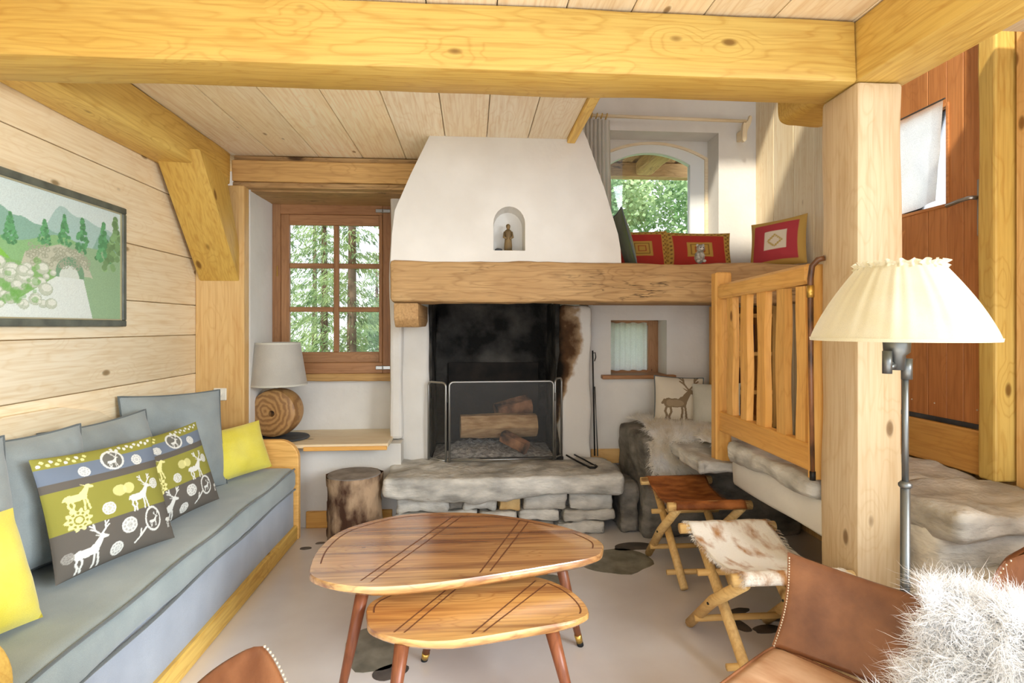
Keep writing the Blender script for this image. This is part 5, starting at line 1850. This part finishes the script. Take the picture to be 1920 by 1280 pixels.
def surf_bench(u, v):
    x = 1.22 + .50 * u + .03 * math.sin(v * 6) + .05 * noise.noise(Vector((v * 4, 1, 0)))
    path = [(4.18, .672), (4.0, .674), (3.8, .674), (3.64, .672), (3.57, .645), (3.54, .56), (3.535, .43)]
    if u > .55:
        path = path[:4] + [(3.50, .672), (3.35, .672), (3.22, .67)]
    s = v * (len(path) - 1)
    i = min(int(s), len(path) - 2)
    f = s - i
    return Vector((x - .04 * v, path[i][0] * (1 - f) + path[i + 1][0] * f, path[i][1] * (1 - f) + path[i + 1][1] * f + .024))
fleece('sheepskin', 'cream sheepskin hanging over the front of the stone bench', lambda u, v: surf_bench(u * .54, v), 14, 30, 12000, .055, M['wool_c'], 'sheepskins', 6, .0020, .4, flip=-1)
fleece('sheepskin', 'cream sheepskin spread on the stone slab beside the railing post', lambda u, v: surf_bench(.56 + u * .40, v), 14, 30, 11000, .05, M['wool_c'], 'sheepskins', 7, .0020, .4, flip=-1)

# ============================================================ OUTSIDE
struct('ground_outside', box(-14, 16, 5.2, 30, -1.3, -1.1), M['grass'], 'green meadow outside the windows')
ev = thing('roof_eaves', 'wooden roof eaves outside the arched window', 'eaves', (1.6, 5.2, 2.9))
for i in range(7):
    mk('plank', ([Vector((-.6 + .6 * i + .003, 4.68, 3.20)), Vector((-.6 + .6 * (i + 1) - .003, 4.68, 3.20)), Vector((-.6 + .6 * (i + 1) - .003, 5.62, 3.03)), Vector((-.6 + .6 * i + .003, 5.62, 3.03)),
                  Vector((-.6 + .6 * i + .003, 4.68, 3.23)), Vector((-.6 + .6 * (i + 1) - .003, 4.68, 3.23)), Vector((-.6 + .6 * (i + 1) - .003, 5.62, 3.06)), Vector((-.6 + .6 * i + .003, 5.62, 3.06))],
                 [[0, 1, 2, 3], [4, 7, 6, 5], [0, 4, 5, 1], [1, 5, 6, 2], [2, 6, 7, 3], [3, 7, 4, 0]]), M['oldY'], ev)
mk('eaves_beam', box(-.6, 3.6, 5.50, 5.62, 2.90, 3.04, .006), M['oldX'], ev)
for x in (0.55, 1.62, 2.75):
    mk('rafter', rough(x, x + .17, 4.68, 5.48, 2.90, 3.04, .12, .01, 4, .03, x), M['oldY'], ev)

def conifer(loc, h, rad, nbr, seed, mat, label, droop=.35):
    rr = random.Random(seed)
    t = thing('conifer_tree', label, 'tree', loc, 0.0, 'conifers outside the window')
    mk('trunk', tube([(0, 0, 0), (.02, .01, h * .5), (0, 0, h * .98)], .1, 8, [.10, .06, .015]), M['trunk'], t, smooth=True)
    vs, fs = [], []
    for b in range(nbr):
        z = h * (.04 + .95 * (b / nbr) ** .95)
        L = rad * (1 - (z / h)) ** .8 * rr.uniform(.7, 1.1) + .1
        a = rr.uniform(0, 2 * math.pi)
        d = Vector((math.cos(a), math.sin(a), 0))
        sd = Vector((-d.y, d.x, 0))
        n = max(5, int(L * 15))
        for k in range(n):
            s = (k + .5) / n
            p = Vector((0, 0, z)) + d * (L * s) + Vector((0, 0, -droop * L * s * s + .12 * L * s))
            for q in range(5):
                side = sd * rr.uniform(-1, 1) * .22 * (1.1 - s) + d * rr.uniform(-.05, .05)
                c0 = p + side * .4 + Vector((0, 0, rr.uniform(-.04, .03)))
                dr = (side + d * .12 + Vector((0, 0, -.10 + rr.uniform(-.10, .06))))
                if dr.length < 1e-4: continue
                dr = dr.normalized() * rr.uniform(.06, .15)
                w = dr.cross(Vector((rr.uniform(-1, 1), rr.uniform(-1, 1), 1))).normalized() * .011
                m = len(vs)
                vs += [c0 - w, c0 + w, c0 + dr]
                fs.append([m, m + 1, m + 2])
    mk('foliage', (vs, fs), mat, t, kind='stuff')

def broadleaf(loc, h, r, cz, nleaf, seed, mat, label, cat='tree', name='leafy_tree', grp='leafy trees outside the windows'):
    rr = random.Random(seed)
    t = thing(name, label, cat, loc, 0.0, grp)
    mk('trunk', tube([(0, 0, 0), (.05, .02, cz * .6), (0, 0, cz)], .12, 8, [.15, .11, .06]), M['trunk'], t, smooth=True)
    blobs = []
    for i in range(26):
        d = Vector((rr.gauss(0, 1), rr.gauss(0, 1), rr.gauss(0, 1))).normalized()
        blobs.append((Vector((d.x * r * .75, d.y * r * .75, cz + d.z * r * .7)) * 1.0, r * rr.uniform(.28, .45)))
    vs, fs = [], []
    for k in range(nleaf):
        c0, br = blobs[k % len(blobs)]
        d = Vector((rr.gauss(0, 1), rr.gauss(0, 1), rr.gauss(0, 1))).normalized()
        p = c0 + d * br * rr.uniform(.6, 1.05)
        ax = Vector((rr.gauss(0, 1), rr.gauss(0, 1), rr.gauss(0, .6))).normalized() * rr.uniform(.05, .10)
        w = ax.cross(Vector((rr.gauss(0, 1), rr.gauss(0, 1), rr.gauss(0, 1)))).normalized() * ax.length * .42
        m = len(vs)
        vs += [p, p + ax * .5 + w, p + ax, p + ax * .5 - w]
        fs.append([m, m + 1, m + 2, m + 3])
    mk('foliage', (vs, fs), mat, t, kind='stuff')

conifer((-1.95, 9.2, -1.1), 8.0, 1.5, 190, 1, M['needle'], 'big dark spruce just outside the six pane window')
conifer((-3.75, 11.5, -1.1), 7.0, 1.3, 150, 2, M['needle2'], 'pale larch to the side of the big spruce')
conifer((-2.6, 15.5, -1.1), 4.6, 1.5, 120, 3, M['needle2'], 'small pale conifer behind the big spruce')
broadleaf((-3.5, 7.4, -1.1), 2, .95, 1.75, 9000, 5, M['leaf'], 'low leafy bush at the foot of the spruce', 'bush', 'leafy_bush', 'bushes outside')
conifer((-2.75, 10.6, -1.1), 6.6, 1.4, 170, 12, M['needle'], 'slim spruce standing between the big spruce and the larch')
conifer((-4.4, 16.0, -1.1), 7.5, 1.7, 130, 13, M['needle2'], 'tall pale larch furthest behind the others')
broadleaf((-1.6, 12.5, -1.1), 3, 1.1, 2.0, 7000, 6, M['leaf'], 'leafy bush standing behind the spruce trunk', 'bush', 'leafy_bush', 'bushes outside')
broadleaf((3.45, 9.6, -1.1), 6, 1.75, 4.1, 26000, 8, M['leaf'], 'round leafy tree outside the arched window')
broadleaf((3.9, 13.0, -1.1), 6, 1.6, 2.9, 9000, 9, M['leaf'], 'leafy tree standing further back beyond the arched window')
